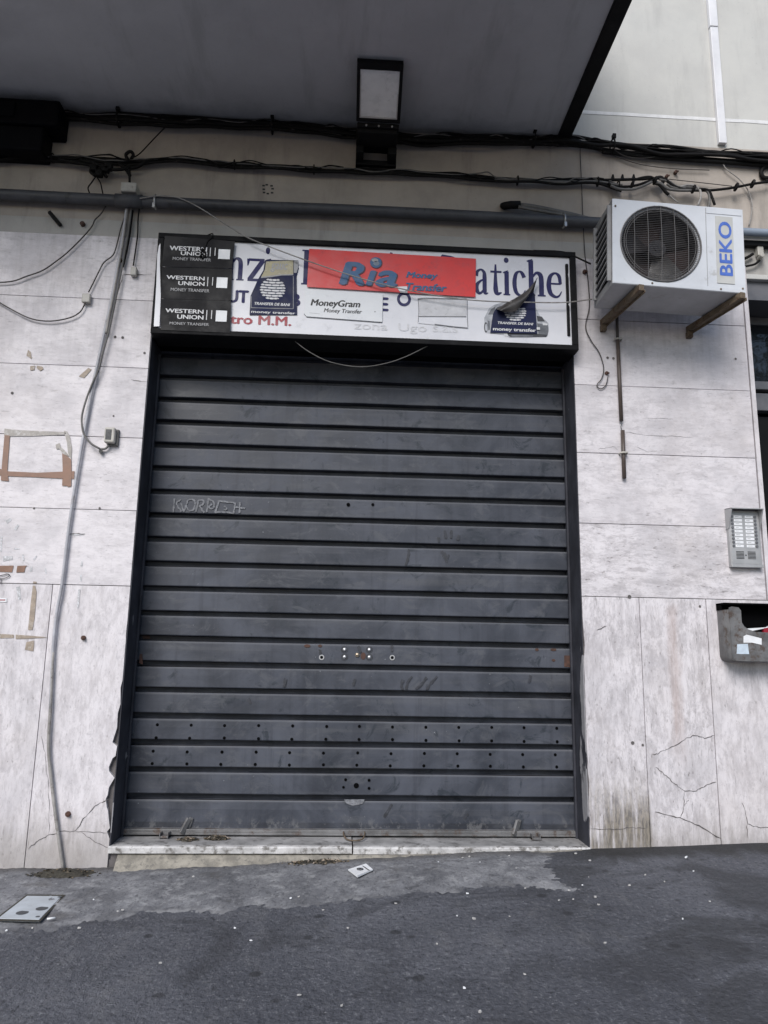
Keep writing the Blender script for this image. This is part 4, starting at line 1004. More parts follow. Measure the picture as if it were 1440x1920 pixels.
# ------------------------------------------------------------------ air conditioner
AW, AH, AD = .815, .560, .325
ac = thing('air_conditioner', 'white outdoor air conditioner unit with round fan grille on rusty brackets', 'air conditioner', (1.556, -.475, 3.330))
ac.rotation_euler = (0, R(2.2), R(0))
def acobj(name, b, mat, bevel=0., parent=None):
    return obj(name, b, mat, parent or ac, bevel, local=True)
FX, FZ, FR = .298, .283, .248
b = MB()
N = 64; angs = sorted([2*PI*i/N for i in range(N)]+[math.atan2(z-FZ, x-FX) % (2*PI) for x in (0, AW) for z in (0, AH)])
o = 0
def rim(a):
    c, s_ = math.cos(a), math.sin(a); t = 1e9
    if c > 1e-9: t = min(t, (AW-FX)/c)
    if c < -1e-9: t = min(t, -FX/c)
    if s_ > 1e-9: t = min(t, (AH-FZ)/s_)
    if s_ < -1e-9: t = min(t, -FZ/s_)
    return (FX+c*t, 0, FZ+s_*t)
for a in angs:
    b.v.append(rim(a)); b.v.append((FX+FR*math.cos(a), 0, FZ+FR*math.sin(a))); b.v.append((FX+(FR-.012)*math.cos(a), .014, FZ+(FR-.012)*math.sin(a))); b.v.append((FX+(FR-.014)*math.cos(a), .12, FZ+(FR-.014)*math.sin(a)))
M_ = len(angs)
for i in range(M_):
    j = (i+1) % M_
    b.face((4*i, 4*j, 4*j+1, 4*i+1)); b.face((4*i+1, 4*j+1, 4*j+2, 4*i+2)); b.face((4*i+2, 4*j+2, 4*j+3, 4*i+3), 4)
# shell: top, right, back, bottom
for f in [((0, 0, AH), (AW, 0, AH), (AW, AD, AH), (0, AD, AH)), ((AW, 0, 0), (AW, AD, 0), (AW, AD, AH), (AW, 0, AH)), ((AW, AD, 0), (0, AD, 0), (0, AD, AH), (AW, AD, AH))]:
    b.add(f, [(0, 1, 2, 3)], 0)
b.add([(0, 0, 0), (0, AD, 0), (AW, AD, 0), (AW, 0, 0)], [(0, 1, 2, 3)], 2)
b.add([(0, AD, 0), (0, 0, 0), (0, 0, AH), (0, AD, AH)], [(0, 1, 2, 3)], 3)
b.box(.004, AW-.004, -.003, -.0005, .003, .028, 0); b.box(.58, .583, -.0012, -.0004, .03, AH-.01, 3); b.box(.585, AW-.01, -.003, -.0005, AH-.045, AH-.004, 0)
acobj('casing', b, ['ac_white', 'ac_side', 'ac_under', 'ac_side', 'fan'])
b = MB()   # side intake: slanted louvre bars over a dark recess
b.add([(-.002, .035, .05), (-.002, .035, AH-.05), (-.002, AD-.05, AH-.05), (-.002, AD-.05, .05)], [(0, 1, 2, 3)], 0)
for k in range(10):
    z = .062+k*.048
    b.bar((-.007, .030, z+.028), (-.007, AD-.045, z-.012), .009, .010, 1)
b.bar((-.007, .030, .03), (-.007, .030, AH-.03), .012, .030, 1); b.bar((-.007, AD-.045, .03), (-.007, AD-.045, AH-.03), .012, .03, 1)
acobj('side_louvre', b, ['void', 'ac_side'])
b = MB(); b.add([(FX+.27*math.cos(2*PI*i/32), .122, FZ+.27*math.sin(2*PI*i/32)) for i in range(32)], [tuple(range(32))], 0)
acobj('interior', b, 'fin_red')
b = MB()
for k in range(3):
    a0 = 2*PI*k/3+.5; G_ = []
    for i in range(7):
        r = .05+.175*i/6
        for j in range(6):
            a = a0+(j/5-.2)*(1.15-.15*i/6)
            G_.append((FX+r*math.cos(a), .105-.055*(j/5), FZ+r*math.sin(a)))
    b.add(G_, [(i*6+j, i*6+j+1, i*6+j+7, i*6+j+6) for i in range(6) for j in range(5)], 0, True)
b.cyl((FX, .05, FZ), (FX, .118, FZ), .055, 20); b.cyl((FX, .045, FZ), (FX, .05, FZ), .022, 14, 0)
acobj('fan', b, ['fan', 'grille'])
b = MB(); nw = 40
for i in range(1, nw):
    z = -FR+2*FR*i/nw; w = math.sqrt(max(0, (FR-.004)**2-z*z)); bow = .012*(1-(z/FR)**2)
    b.tube([(FX-w, -.002, FZ+z), (FX, -.004-bow, FZ+z), (FX+w, -.002, FZ+z)], .0013, 4, 0, 4, False)
for i in range(1, 6):
    x = -FR+2*FR*i/6; w = math.sqrt(max(0, (FR-.004)**2-x*x)); bow = .012*(1-(x/FR)**2)
    b.tube([(FX+x, -.005, FZ-w), (FX+x, -.007-bow, FZ), (FX+x, -.005, FZ+w)], .0022, 5, 0, 4, False)
for rr, th_ in ((FR, .005), (FR-.020, .0022), (FR-.032, .0018)):
    b.tube([(FX+rr*math.cos(2*PI*i/40), -.004, FZ+rr*math.sin(2*PI*i/40)) for i in range(41)], th_, 6, 0, 1, False)
acobj('fan_grille', b, 'grille')
b = MB(); b.box(.640, .748, -.004, -.0008, .055, .500); bp = acobj('brand_plate', b, 'brand_plate')
b = MB(); b.text('BEKO', .658, .736, .105, .465, -.0052, 0, .05, 0, True)
obj('brand_letters', b, 'brand_blue', bp, local=True)
for x, z in ((.018, AH-.05), (.24, .018), (.66, .016), (AW-.02, .03)):
    b = MB(); b.cyl((x, -.006, z), (x, -.0035, z), .006, 10); acobj('screw', b, 'rust')
# brackets under it
for i, (a, e, lab) in enumerate([((1.6576,0,3.3797), (1.7218,-0.49,3.2945), 'left'), ((2.2334,0,3.3678), (2.3387,-0.49,3.2721), 'right')]):
    t = thing('wall_bracket', 'rusty steel bracket under the %s end of the air conditioner' % lab, 'bracket', (a[0], 0, 3.24), 'air conditioner brackets')
    zt = 3.320-.022*i
    b = MB(); b.bar((a[0], -.003, zt-.022), (e[0], -.50, zt-.022+.0), .034, .040); b.bar((a[0]+.02, -.02, zt-.045), (e[0]+.02, -.50, zt-.045), .006, .02)
    obj('arm', b, 'rust', t, .003)
    b = MB(); b.box(a[0]-.018, a[0]+.018, -.036, -.001, zt-.085, zt-.043); obj('wall_plate', b, 'rust', t, .003)
    b = MB(); b.cyl((a[0], -.044, zt-.066), (a[0], -.0365, zt-.066), .009, 6); obj('bolt', b, 'rust', t)

# drain pipe below it
t = thing('drain_pipe', 'broken brown plastic drain pipe hanging down the pier under the air conditioner', 'pipe', (1.7501,-0.02,2.2492))
b = MB(); b.cyl((1.7496,-0.02,3.1908), (1.7497,-0.02,2.6273), .0125, 12); obj('upper_length', b, 'brown_pipe', t)
b = MB(); b.cyl((1.7555,-0.02,2.5637), (1.7519,-0.02,2.2493), .0125, 12); obj('lower_length', b, 'brown_pipe', t)
b = MB(); b.tube([(1.7583,-0.02,3.3935), (1.7515,-0.02,3.3179), (1.7486,-0.02,3.1685)], .010, 8); obj('hose_end', b, 'wire_dark', t)
b = MB(); b.tube([(1.7503,-0.02,2.6416), (1.7524,-0.02,2.6097), (1.7445,-0.02,2.5881), (1.7535,-0.02,2.5566)], .0025, 6); obj('wire', b, 'cable_grey', t)
for p in [(1.7534,-0.018,3.1807), (1.7548,-0.018,2.4131)]:
    b = MB(); b.tube([(p[0]-.022, -.002, p[2]), (p[0]-.017, -.036, p[2]), (p[0]+.017, -.036, p[2]), (p[0]+.022, -.002, p[2])], .006, 6, 0, 3); obj('clip', b, 'boxwhite', t)

# ------------------------------------------------------------------ floodlight
fl = thing('floodlight', 'black rectangular floodlight on a bracket under the balcony', 'floodlight', (.15, 0, 4.36))
T0, T1 = Vector((.001, -.625, 4.618)), Vector((.279, -.625, 4.618)); B0, B1 = Vector((.006, -.30, 4.468)), Vector((.284, -.30, 4.468))
up = ((T0-B0)).normalized(); rt = (B1-B0).normalized(); nb = rt.cross(up).normalized()   # nb looks away from the wall, downwards
L = (T0-B0).length
Mf = Matrix((rt, -nb, up)).transposed().to_4x4(); Mf.translation = B0
b = MB(); wd = .279
b.box(0, wd, -.012, .035, 0, .022, 0, Mf); b.box(0, wd, -.012, .035, L-.045, L, 0, Mf); b.box(0, .020, -.012, .035, .022, L-.045, 0, Mf); b.box(wd-.020, wd, -.012, .035, .022, L-.045, 0, Mf)
b.box(.01, wd-.01, .036, .075, .012, L-.1, 0, Mf)
obj('housing', b, 'black', fl, .004)
b = MB(); b.box(.020, wd-.020, 0, .006, .022, L-.045, 0, Mf); gl = obj('glass', b, 'lampglass', fl)
b = MB(); b.box(.020, .027, -.004, -.0005, .023, L-.08, 0, Mf); b.box(wd-.028, wd-.021, -.004, -.0005, .023, L-.18, 0, Mf); b.box(.027, wd-.028, -.004, -.0005, .023, .032, 0, Mf)
obj('gasket', b, 'lamprim', gl)
b = MB(); b.box(.012, .280, -.30, -.14, 4.43, 4.462); b.box(.02, .272, -.285, -.15, 4.40, 4.43)
obj('gear_box', b, 'black', fl, .006)
for x in (.07, .15, .235):
    b = MB(); b.cyl((x, -.298, 4.437), (x, -.306, 4.437), .006, 8); obj('cover_screw', b, 'zinc', fl)
b = MB(); b.box(.012, .060, -.16, -.05, 4.35, 4.40); b.box(.222, .276, -.16, -.05, 4.35, 4.40)
b.box(.010, .060, -.055, .008, 4.335, 4.57); b.box(.222, .280, -.055, .008, 4.335, 4.57); b.box(.010, .280, -.058, .008, 4.335, 4.372); b.box(.010, .28, -.12, .008, 4.47, 4.57)
obj('wall_bracket', b, 'black', fl, .003)

# ------------------------------------------------------------------ pipe, cables, boxes on the wall
t = thing('steel_pipe', 'dark grey pipe running across the plaster above the shop sign', 'pipe', (0, -.05, 4.0))
b = MB(); b.tube([(-6, -.05, 4.0), (-1.45, -.05, 3.985), (0, -.05, 3.997), (1.2, -.05, 3.996), (2.45, -.05, 3.99)], .037, 18, 0, 6); obj('tube', b, 'pipe', t)
b = MB(); b.cyl((-1.53, -.05, 3.985), (-1.36, -.05, 3.985), .043, 18); obj('collar', b, 'pipe', t)
for x in (-1.275, 1.405):
    zc_ = 3.987 if x < 0 else 3.996
    b = MB(); b.tube([(x, -.05+.042*math.cos(a), zc_+.042*math.sin(a)) for a in [PI*.55+k*.25 for k in range(17)]], .007, 6, 0, 1); b.box(x-.008, x+.008, -.1, -.085, zc_-.065, zc_-.035)
    obj('pipe_clamp', b, 'zinc', t)
b = MB(); b.tube([(2.42, -.03, 3.995), (4.5, -.03, 3.995)], .026, 14, 0, 0)
single('wall_pipe', b, 'pipe_blue', 'blue grey pipe leaving the right side of the air conditioner', 'pipe')
b = MB(); b.box(2.66, 7, .012, .05, 3.925, 3.962)
single('ledge_rail', b, 'black', 'black rail under the blue grey pipe at the right edge', 'rail')

def bundle(name, label, lines, cat='cable bundle', mats='cable'):
    t = thing(name, label, cat, lines[0][0][len(lines[0][0])//2])
    for pts, r, mt, nm in lines:
        b = MB(); b.tube(pts, r, 8 if r > .006 else 6, 0, 4); obj(nm, b, mt, t)
    return t
def wob(pts, a, seed):
    out = []
    for i, p in enumerate(pts): out.append((p[0], p[1]+a*noise.noise(Vector((p[0]*3, seed, 1))), p[2]+a*noise.noise(Vector((p[0]*3, seed, 9)))))
    return out
def dens(pts, n=4):
    return [tuple(p) for p in catmull([Vector(p) for p in pts], n)]
top = dens([(-2.8477,-0.03,4.5872), (-2.3369,-0.03,4.5881), (-1.89,-0.03,4.5926), (-1.1942,-0.03,4.6086), (-0.3795,-0.03,4.6113), (-0.0202,-0.03,4.5889), (0.3412,-0.03,4.5705), (0.8512,-0.03,4.5937), (1.2196,-0.03,4.6163), (1.4419,-0.03,4.6176), (1.702,-0.03,4.6046), (1.9631,-0.03,4.5874), (2.3388,-0.03,4.5769), (2.87,-0.03,4.5713), (3.33,-0.03,4.5695)]+[(4.6, -.03, 4.57), (7., -.03, 4.60)])
def strand(pts, a, seed, r, n0=0., n1=1.):
    P = pts[int(n0*len(pts)):max(int(n0*len(pts))+4, int(n1*len(pts)))]
    out = []
    for p in P:
        out.append((p[0], p[1]-.02+a*.5*noise.noise(Vector((p[0]*5, seed, 1))), p[2]+a*noise.noise(Vector((p[0]*4, seed, 9)))+a*.6*noise.noise(Vector((p[0]*13, seed, 5)))))
    return (out, r, ('cable', 'cable_grey', 'cable')[seed % 3], 'strand')
tb = bundle('cable_bundle', 'thick black cable bundle along the top where the balcony meets the wall', [
    (wob(top, .018, 1), .019, 'cable', 'cable'), (wob([(p[0], p[1]-.025, p[2]-.030) for p in top], .034, 2), .012, 'cable', 'cable'), (wob([(p[0], p[1]-.005, p[2]+.022) for p in top], .026, 3), .012, 'cable', 'cable'),
    (wob([(p[0], p[1]-.02, p[2]-.052) for p in top if p[0] < 1.4], .036, 4), .010, 'cable', 'cable'), (wob([(p[0], p[1]+.01, p[2]-.028) for p in top if p[0] > .2], .010, 6), .012, 'cable', 'cable'), (wob([(p[0], p[1]+.01, p[2]-.050) for p in top if p[0] > 1.7], .006, 16), .014, 'cable', 'cable')]+[strand(top, .05, 21, .005), strand(top, .07, 22, .004, 0, .6), strand(top, .06, 23, .005, .3, 1), strand(top, .045, 24, .0045, .1, .8), strand(top, .09, 26, .0035, .05, .45)])
for k in (2, 3, 7, 9, 12, 13):
    p = top[int(len(top)*(k+.5)/15)]
    b = MB(); b.tube([(p[0], p[1]-.012+.05*math.cos(a), p[2]-.015+.052*math.sin(a)) for a in [2*PI*j/10 for j in range(11)]], .006, 5, 0, 1); b.box(p[0]-.01, p[0]+.012, p[1]-.06, p[1]-.03, p[2]+.02, p[2]+.05)
    obj('tie', b, 'cable', tb)
# lower bundle
mid = dens([(-2.8031,-0.03,4.2488), (-2.2995,-0.03,4.2555), (-1.9624,-0.03,4.2795), (-1.6895,-0.03,4.2879), (-1.4829,-0.03,4.2844), (-1.1389,-0.03,4.3127), (-0.7894,-0.03,4.3017), (-0.3671,-0.03,4.2949), (0.0228,-0.03,4.3017), (0.3443,-0.03,4.3085), (0.7767,-0.03,4.3055), (0.9943,-0.03,4.294), (1.2129,-0.03,4.2945), (1.4327,-0.03,4.3031), (1.6539,-0.03,4.3158), (1.764,-0.03,4.3019), (1.8189,-0.03,4.2888)])
lb = bundle('cable_bundle', 'black cable bundle strung across the plaster between floodlight and grey pipe', [
    (wob(mid, .012, 11), .013, 'cable', 'cable'), (wob([(p[0], p[1]-.012, p[2]-.022) for p in mid], .026, 12), .009, 'cable', 'cable'), (wob([(p[0], p[1]+.005, p[2]+.014) for p in mid], .020, 13), .009, 'cable', 'cable'),
    (wob([(p[0], p[1]-.015, p[2]-.008) for p in mid if p[0] > .9], .004, 14), .007, 'cable_grey', 'cable')]+[strand(mid, .035, 31, .0045), strand(mid, .05, 33, .004, .2, .9), strand(mid, .04, 36, .005, 0, .5)])
for k in (1, 4, 5, 8, 10, 11):
    p = mid[int(len(mid)*(k+.5)/12)]
    b = MB(); b.tube([(p[0], p[1]-.006+.028*math.cos(a), p[2]-.004+.030*math.sin(a)) for a in [2*PI*j/9 for j in range(10)]], .005, 5, 0, 1); obj('tie', b, 'cable', lb)
# the tangle above the air conditioner
tg = [("1120,339 1160,338 1200,336 1224,334", .010, 'cable'), ("1140,343 1150,350 1175,350 1195,347 1210,342 1224,338", .008, 'cable_grey'), ("1150,352 1180,356 1205,349 1222,341", .007, 'cable'), ("1185,345 1195,335 1215,332 1225,338", .007, 'cable')]
t = thing('cable_tangle', 'knotted cluster of cables just above the air conditioner', 'cable bundle', (2.0896,-0.05,4.3107))
TG = [[(1.6506,-0.04,4.3207), (1.7986,-0.04,4.3333), (1.9473,-0.04,4.3459), (2.037,-0.04,4.3592)], [(1.7198,-0.05,4.2976), (1.7556,-0.05,4.2755), (1.8477,-0.05,4.2767), (1.9222,-0.05,4.2931), (1.9788,-0.05,4.3165), (2.0316,-0.05,4.3357)], [(1.7335,-0.06,4.2714), (1.7876,-0.06,4.2504), (1.8795,-0.06,4.2516), (1.9545,-0.06,4.28), (2.019,-0.06,4.3159)], [(1.9078,-0.045,4.3361), (1.9643,-0.045,4.3555), (2.0203,-0.045,4.3628), (2.0562,-0.045,4.3406)],
      [(2.0318,-0.05,4.3397), (2.0771,-0.05,4.3545), (2.1212,-0.05,4.3449), (2.1708,-0.05,4.3032), (2.2362,-0.05,4.2786), (2.31,-0.05,4.2707)], [(2.0413,-0.06,4.3171), (2.0849,-0.06,4.3035), (2.1274,-0.06,4.2697), (2.2121,-0.06,4.2624), (2.2902,-0.06,4.2668)], [(2.0582,-0.055,4.3175), (2.0861,-0.055,4.2869), (2.1136,-0.055,4.2482), (2.1347,-0.055,4.2293)], [(2.2185,-0.05,4.2938), (2.2755,-0.05,4.3132), (2.3235,-0.05,4.3078), (2.3554,-0.05,4.2813), (2.3591,-0.05,4.2251), (2.3326,-0.05,4.1594)],
      [(2.3131,-0.045,4.2823), (2.3807,-0.045,4.2902), (2.4163,-0.045,4.2639), (2.42,-0.045,4.2077), (2.4082,-0.045,4.1428)], [(2.3484,-0.05,4.289), (2.4149,-0.05,4.2807), (2.4376,-0.05,4.2295), (2.4524,-0.05,4.174)], [(2.2968,-0.04,4.2808), (2.4279,-0.04,4.2882), (2.5414,-0.04,4.3068), (2.6369,-0.04,4.3284), (2.733,-0.04,4.3543), (2.8481,-0.04,4.3772), (2.9633,-0.04,4.3961)]+[(4.2, -.04, 4.42), (7., -.03, 4.40)], [(2.0767,-0.05,4.3463), (2.1501,-0.05,4.3303), (2.2001,-0.05,4.2968), (2.3116,-0.05,4.295)], [(2.0399,-0.04,4.3431), (2.0594,-0.04,4.3605), (2.097,-0.04,4.3667), (2.1103,-0.04,4.339), (2.0794,-0.04,4.317), (2.0428,-0.04,4.3271)], [(2.1268,-0.05,4.3128), (2.1699,-0.05,4.287), (2.2551,-0.05,4.2837)]]
RR = [.010, .009, .009, .009, .010, .010, .011, .008, .008, .009, .009, .008, .012, .008]
for i, (p, r) in enumerate(zip(TG, RR)):
    b = MB(); b.tube(p, r, 8, 0, 4); obj('cable', b, ['cable', 'cable', 'cable_grey', 'cable', 'cable', 'cable_grey', 'cable', 'cable_pale', 'cable_grey', 'cable', 'cable', 'cable_grey', 'cable', 'cable_grey'][i], t)
for p in [(1.7547,-0.05,4.3399), (1.8212,-0.05,4.3438), (1.899,-0.05,4.3483)]:
    b = MB(); b.add([(p[0]-.013, p[1], p[2]-.012), (p[0]+.013, p[1], p[2]-.012), (p[0]+.006, p[1]-.005, p[2]+.022), (p[0]-.005, p[1]-.005, p[2]+.022), (p[0]-.013, p[1]+.02, p[2]-.012), (p[0]+.013, p[1]+.02, p[2]-.012)], [(0, 1, 2, 3), (1, 5, 2), (4, 0, 3), (4, 3, 2, 5)], 0); obj('tie_stub', b, 'cable', t)
for p in [(1.8831,-0.055,4.2874), (2.044,-0.055,4.3288), (2.3082,-0.055,4.2793), (2.6089,-0.055,4.3125), (2.7275,-0.055,4.3436)]:
    b = MB(); b.tube([(p[0]+.006*math.sin(a), p[1]-.002+.022*math.cos(a), p[2]+.022*math.sin(a)) for a in [2*PI*j/9 for j in range(10)]], .009, 5, 0, 1); obj('tie', b, 'cable', t)
b = MB(); b.tube([(2.1374,-0.05,4.2368), (2.1652,-0.05,4.2063), (2.2004,-0.05,4.1761)], .004, 6); obj('pale_tail', b, 'cable_pale', t)
# refrigerant hose
t = thing('insulated_hose', 'thick dark insulated hose coming out of the wall left of the air conditioner', 'hose', (1.278,-0.04,4.0724))
b = MB(); b.tube([(1.0102,0.02,4.1325)]+[(1.0101,-0.045,4.0899), (1.0534,-0.045,4.1002), (1.1147,-0.045,4.1036)], [.020, .026, .026, .026], 10, 0, 0); obj('wrapped_end', b, 'cable', t)
b = MB(); b.tube([(1.0895,-0.045,4.1022), (1.2048,-0.045,4.0928), (1.3489,-0.045,4.0691), (1.493,-0.045,4.0414), (1.6299,-0.045,4.0094)], .017, 10); b.tube([(1.0999,-0.06,4.0772), (1.2362,-0.06,4.0572), (1.3798,-0.06,4.0375), (1.5596,-0.06,4.0079)], .011, 8); obj('hose', b, 'cable_grey', t)

def wire(label, pts, r=.0035, mat='wire_dark', name='wire', cat='wire', extra=()):
    b = MB(); b.tube(pts, r, 6, 0, 4)
    for e in extra: b.tube(e, r, 6, 0, 4)
    return single(name, b, mat, label, cat)
wire('thin wire hanging between sign and air conditioner, ending in a loop on the pier', [(1.5527,-0.012,4.6464), (1.5489,-0.012,4.5305), (1.5505,-0.012,4.2456), (1.552,-0.012,3.9666), (1.5562,-0.012,3.7711), (1.5712,-0.012,3.5789), (1.5723,-0.012,3.4078), (1.5424,-0.012,3.2674), (1.5745,-0.012,3.172), (1.6278,-0.012,3.0854), (1.6521,-0.012,2.9836), (1.6352,-0.012,2.9099), (1.6019,-0.012,2.8651), (1.6255,-0.012,2.8406), (1.6615,-0.012,2.8674), (1.6779,-0.012,2.9262)], .0032)
wire('thin wire sagging diagonally across the plaster above the air conditioner', [(1.6141,-0.012,4.5839), (1.7804,-0.012,4.5361), (1.9651,-0.012,4.4811), (2.1894,-0.012,4.4614), (2.4536,-0.012,4.4645)], .003)
wire('short sagging wire loop hanging under the top cable bundle above the air conditioner', [(1.7682,-0.03,4.5797), (1.848,-0.03,4.5269), (1.9595,-0.03,4.5129), (2.0918,-0.03,4.5373), (2.1492,-0.03,4.5572)], .0035)
wire('pale wire dropping from the top cable bundle to the blue grey pipe', [(2.5496,-0.015,4.5591), (2.5672,-0.015,4.4855), (2.6563,-0.015,4.4082), (2.7143,-0.015,4.3254), (2.737,-0.015,4.2289), (2.7262,-0.015,4.1393), (2.7004,-0.015,4.0495)], .004, 'cable_pale')
wire('straight thin wire between two nails above the right half of the air conditioner', [(2.1621,-0.012,4.3778), (2.3716,-0.012,4.3653), (2.6044,-0.012,4.3499)], .003)
wire('thin grey wire slanting across the sign from the grey pipe to the air conditioner', [(-1.3647,-0.1,3.9763), (-1.2386,-0.1,4.0023), (-1.1196,-0.1,3.9937), (-0.9799,-0.1,3.9293), (-0.7864,-0.1,3.8077)]+[(-0.6417,-0.135,3.708), (-0.3341,-0.135,3.5943), (0.0064,-0.135,3.4862), (0.3122,-0.135,3.413), (0.6523,-0.135,3.3632), (0.8914,-0.135,3.3524), (1.1663,-0.135,3.3578), (1.3738,-0.135,3.3674), (1.5484,-0.135,3.3976)], .0038, 'cable_pale')
wire('pale wire loop sagging below the sign in front of the shutter', [(-0.34,-0.07,3.0571), (-0.2474,-0.07,2.9898), (-0.112,-0.07,2.9279), (0.0724,-0.07,2.9036), (0.2395,-0.07,2.9352), (0.3736,-0.07,2.9907), (0.5018,-0.07,3.0643)], .0030, 'cable_grey')
wire('dark cable at the right end of the sign running into the air conditioner', [(1.1833,-0.1,3.7399), (1.3246,-0.1,3.7432), (1.4022,-0.1,3.7357), (1.4651,-0.1,3.7085), (1.5628,-0.1,3.6639)], .006, 'cable')
wire('thin wire rising from the lower cable bundle to the balcony at left', [(-1.4577,-0.03,4.3134), (-1.412,-0.03,4.3477), (-1.3398,-0.03,4.4472), (-1.2606,-0.03,4.5561)], .004, 'cable')
b = MB(); b.tube([(-1.5824,-0.02,4.0059), (-1.6249,-0.02,3.9078), (-1.6613,-0.02,3.8602), (-1.6771,-0.02,3.8101), (-1.7272,-0.02,3.732), (-1.8018,-0.02,3.6346), (-1.8683,-0.02,3.5644), (-1.9537,-0.02,3.49), (-2.0481,-0.02,3.445), (-2.1424,-0.02,3.4039), (-2.3046,-0.02,3.3889)], .0042, 6, 0, 4)
single('wire', b, 'wire_dark', 'dark wire curving from the grey pipe down to the left edge, upper of two', 'wire')
t = thing('wire', 'dark wire with a white connector curving to the left edge, lower of two', 'wire', (-1.8699,-0.02,3.1491))
b = MB(); b.tube([(-1.4693,-0.02,3.9163), (-1.4937,-0.02,3.8008), (-1.5061,-0.02,3.7059), (-1.5256,-0.02,3.6188), (-1.5779,-0.02,3.564), (-1.6054,-0.02,3.496), (-1.632,-0.02,3.4211), (-1.6558,-0.02,3.3541)], .0042, 6, 0, 4); b.tube([(-1.6689,-0.02,3.2808), (-1.6961,-0.02,3.218), (-1.7578,-0.02,3.1757), (-1.8699,-0.02,3.1491), (-1.9851,-0.02,3.1583), (-2.1048,-0.02,3.2103), (-2.2612,-0.02,3.2967)], .0042, 6, 0, 4); obj('lead', b, 'wire_dark', t)
b = MB(); p = (-1.6617,-0.02,3.3102); b.box(p[0]-.028, p[0]+.024, -.036, -.006, p[2]-.030, p[2]+.030); obj('connector', b, 'boxwhite', t, .006)
t = thing('wire', 'short black wire with a small white box dangling left of the sign', 'wire', (-1.3807,-0.02,3.4885))
b = MB(); b.tube([(-1.3856,-0.02,3.9784), (-1.3883,-0.02,3.8825), (-1.3827,-0.02,3.7688), (-1.3873,-0.02,3.6557), (-1.3924,-0.02,3.551)], .005, 6, 0, 4); obj('lead', b, 'cable', t)
b = MB(); p = (-1.3858,-0.02,3.5105); b.box(p[0]-.018, p[0]+.020, -.036, -.002, p[2]-.032, p[2]+.026); obj('connector', b, 'boxwhite', t, .006)
# junction box on the pipe
t = thing('junction_box', 'small white plastic junction box on the grey pipe at left', 'box', (-1.4499,-0.04,4.0384))
x0, x1, z0, z1 = (-1.4975,-1.3984,4.0232,4.0999)
b = MB(); b.box(x0, x1, -.085, .009, z0+.01, z1); obj('body', b, 'boxwhite', t, .008)
b = MB(); b.tube([(-1.4547,-0.07,4.1987), (-1.451,-0.07,4.1526), (-1.446,-0.07,4.0912)], .008, 8); obj('gland', b, 'cable', t)
# black clutter on the lower bundle at left
t = thing('cable_tangle', 'black knot of cable connectors above the junction box', 'cable bundle', (-1.588,-0.06,4.2097))
KN = [[(-1.9191,-0.05,4.2596), (-1.8155,-0.05,4.2424), (-1.7294,-0.05,4.2319), (-1.6585,-0.05,4.2011), (-1.6062,-0.05,4.1886)], [(-1.7794,-0.06,4.2567), (-1.6927,-0.06,4.2385), (-1.6046,-0.06,4.2049), (-1.5192,-0.06,4.2021), (-1.4599,-0.06,4.2289)], [(-1.7102,-0.055,4.2256), (-1.6796,-0.055,4.1886), (-1.6404,-0.055,4.2064), (-1.5875,-0.055,4.1862)], [(-1.6944,-0.05,4.2223), (-1.7079,-0.05,4.1827), (-1.6713,-0.05,4.1539)], [(-1.4619,-0.05,4.2204), (-1.4052,-0.05,4.2393), (-1.3669,-0.05,4.2767), (-1.306,-0.05,4.2921)], [(-1.4772,-0.05,4.2819), (-1.4941,-0.05,4.3201), (-1.4686,-0.05,4.3452), (-1.4462,-0.05,4.323), (-1.4574,-0.05,4.291)], [(-1.6239,-0.05,4.2342), (-1.6188,-0.05,4.1763), (-1.6029,-0.05,4.1501)], [(-1.5367,-0.05,4.255), (-1.4852,-0.05,4.2113), (-1.4542,-0.05,4.1664)]]
for p in KN:
    b = MB(); b.tube(p, .011, 7, 0, 4); obj('cable', b, 'cable', t)
b = MB(); b.tube([(-1.6732,-0.045,4.1573), (-1.6961,-0.045,4.1096), (-1.7163,-0.045,4.07), (-1.7027,-0.045,4.0324)], .0045, 6); b.tube([(-1.6732,-0.045,4.1573), (-1.642,-0.045,4.1127), (-1.6275,-0.045,4.0635), (-1.6177,-0.045,4.0295)], .0045, 6); obj('tail', b, 'cable', t)
b = MB()
for p in [(-1.6859,-0.06,4.2001), (-1.6107,-0.06,4.1968), (-1.5917,-0.06,4.2134), (-1.6486,-0.06,4.1636)]: b.box(p[0]-.022, p[0]+.022, -.08, -.04, p[2]-.02, p[2]+.02)
obj('connector', b, 'cable', t, .005)
# conduit to the ground
cd = thing('conduit', 'long worn white conduit cable running down the left pier into the pavement', 'cable', (-1.4816,-0.02,-0.0516))
LP = [(-1.4468,-0.022,4.0237), (-1.465,-0.022,3.9535), (-1.471,-0.022,3.8198), (-1.4806,-0.022,3.6498), (-1.4987,-0.022,3.4265), (-1.5198,-0.022,3.207), (-1.5369,-0.022,3.0628), (-1.5531,-0.022,2.9132), (-1.5712,-0.022,2.7515), (-1.5871,-0.022,2.5716), (-1.6003,-0.022,2.4012), (-1.6213,-0.022,2.0842), (-1.6334,-0.022,1.8015), (-1.6397,-0.022,1.5008), (-1.6537,-0.022,1.3331), (-1.6533,-0.022,1.1166), (-1.6352,-0.022,0.8013), (-1.6248,-0.022,0.5949), (-1.5872,-0.022,0.3953), (-1.5307,-0.022,0.1464), (-1.4787,-0.022,-0.0619)]
b = MB(); b.tube(LP[:17], .0092, 10, 0, 5); obj('upper_run', b, 'conduit', cd)
b = MB(); b.tube(LP[15:], .0092, 10, 0, 5); obj('lower_run', b, 'cable_pale', cd)
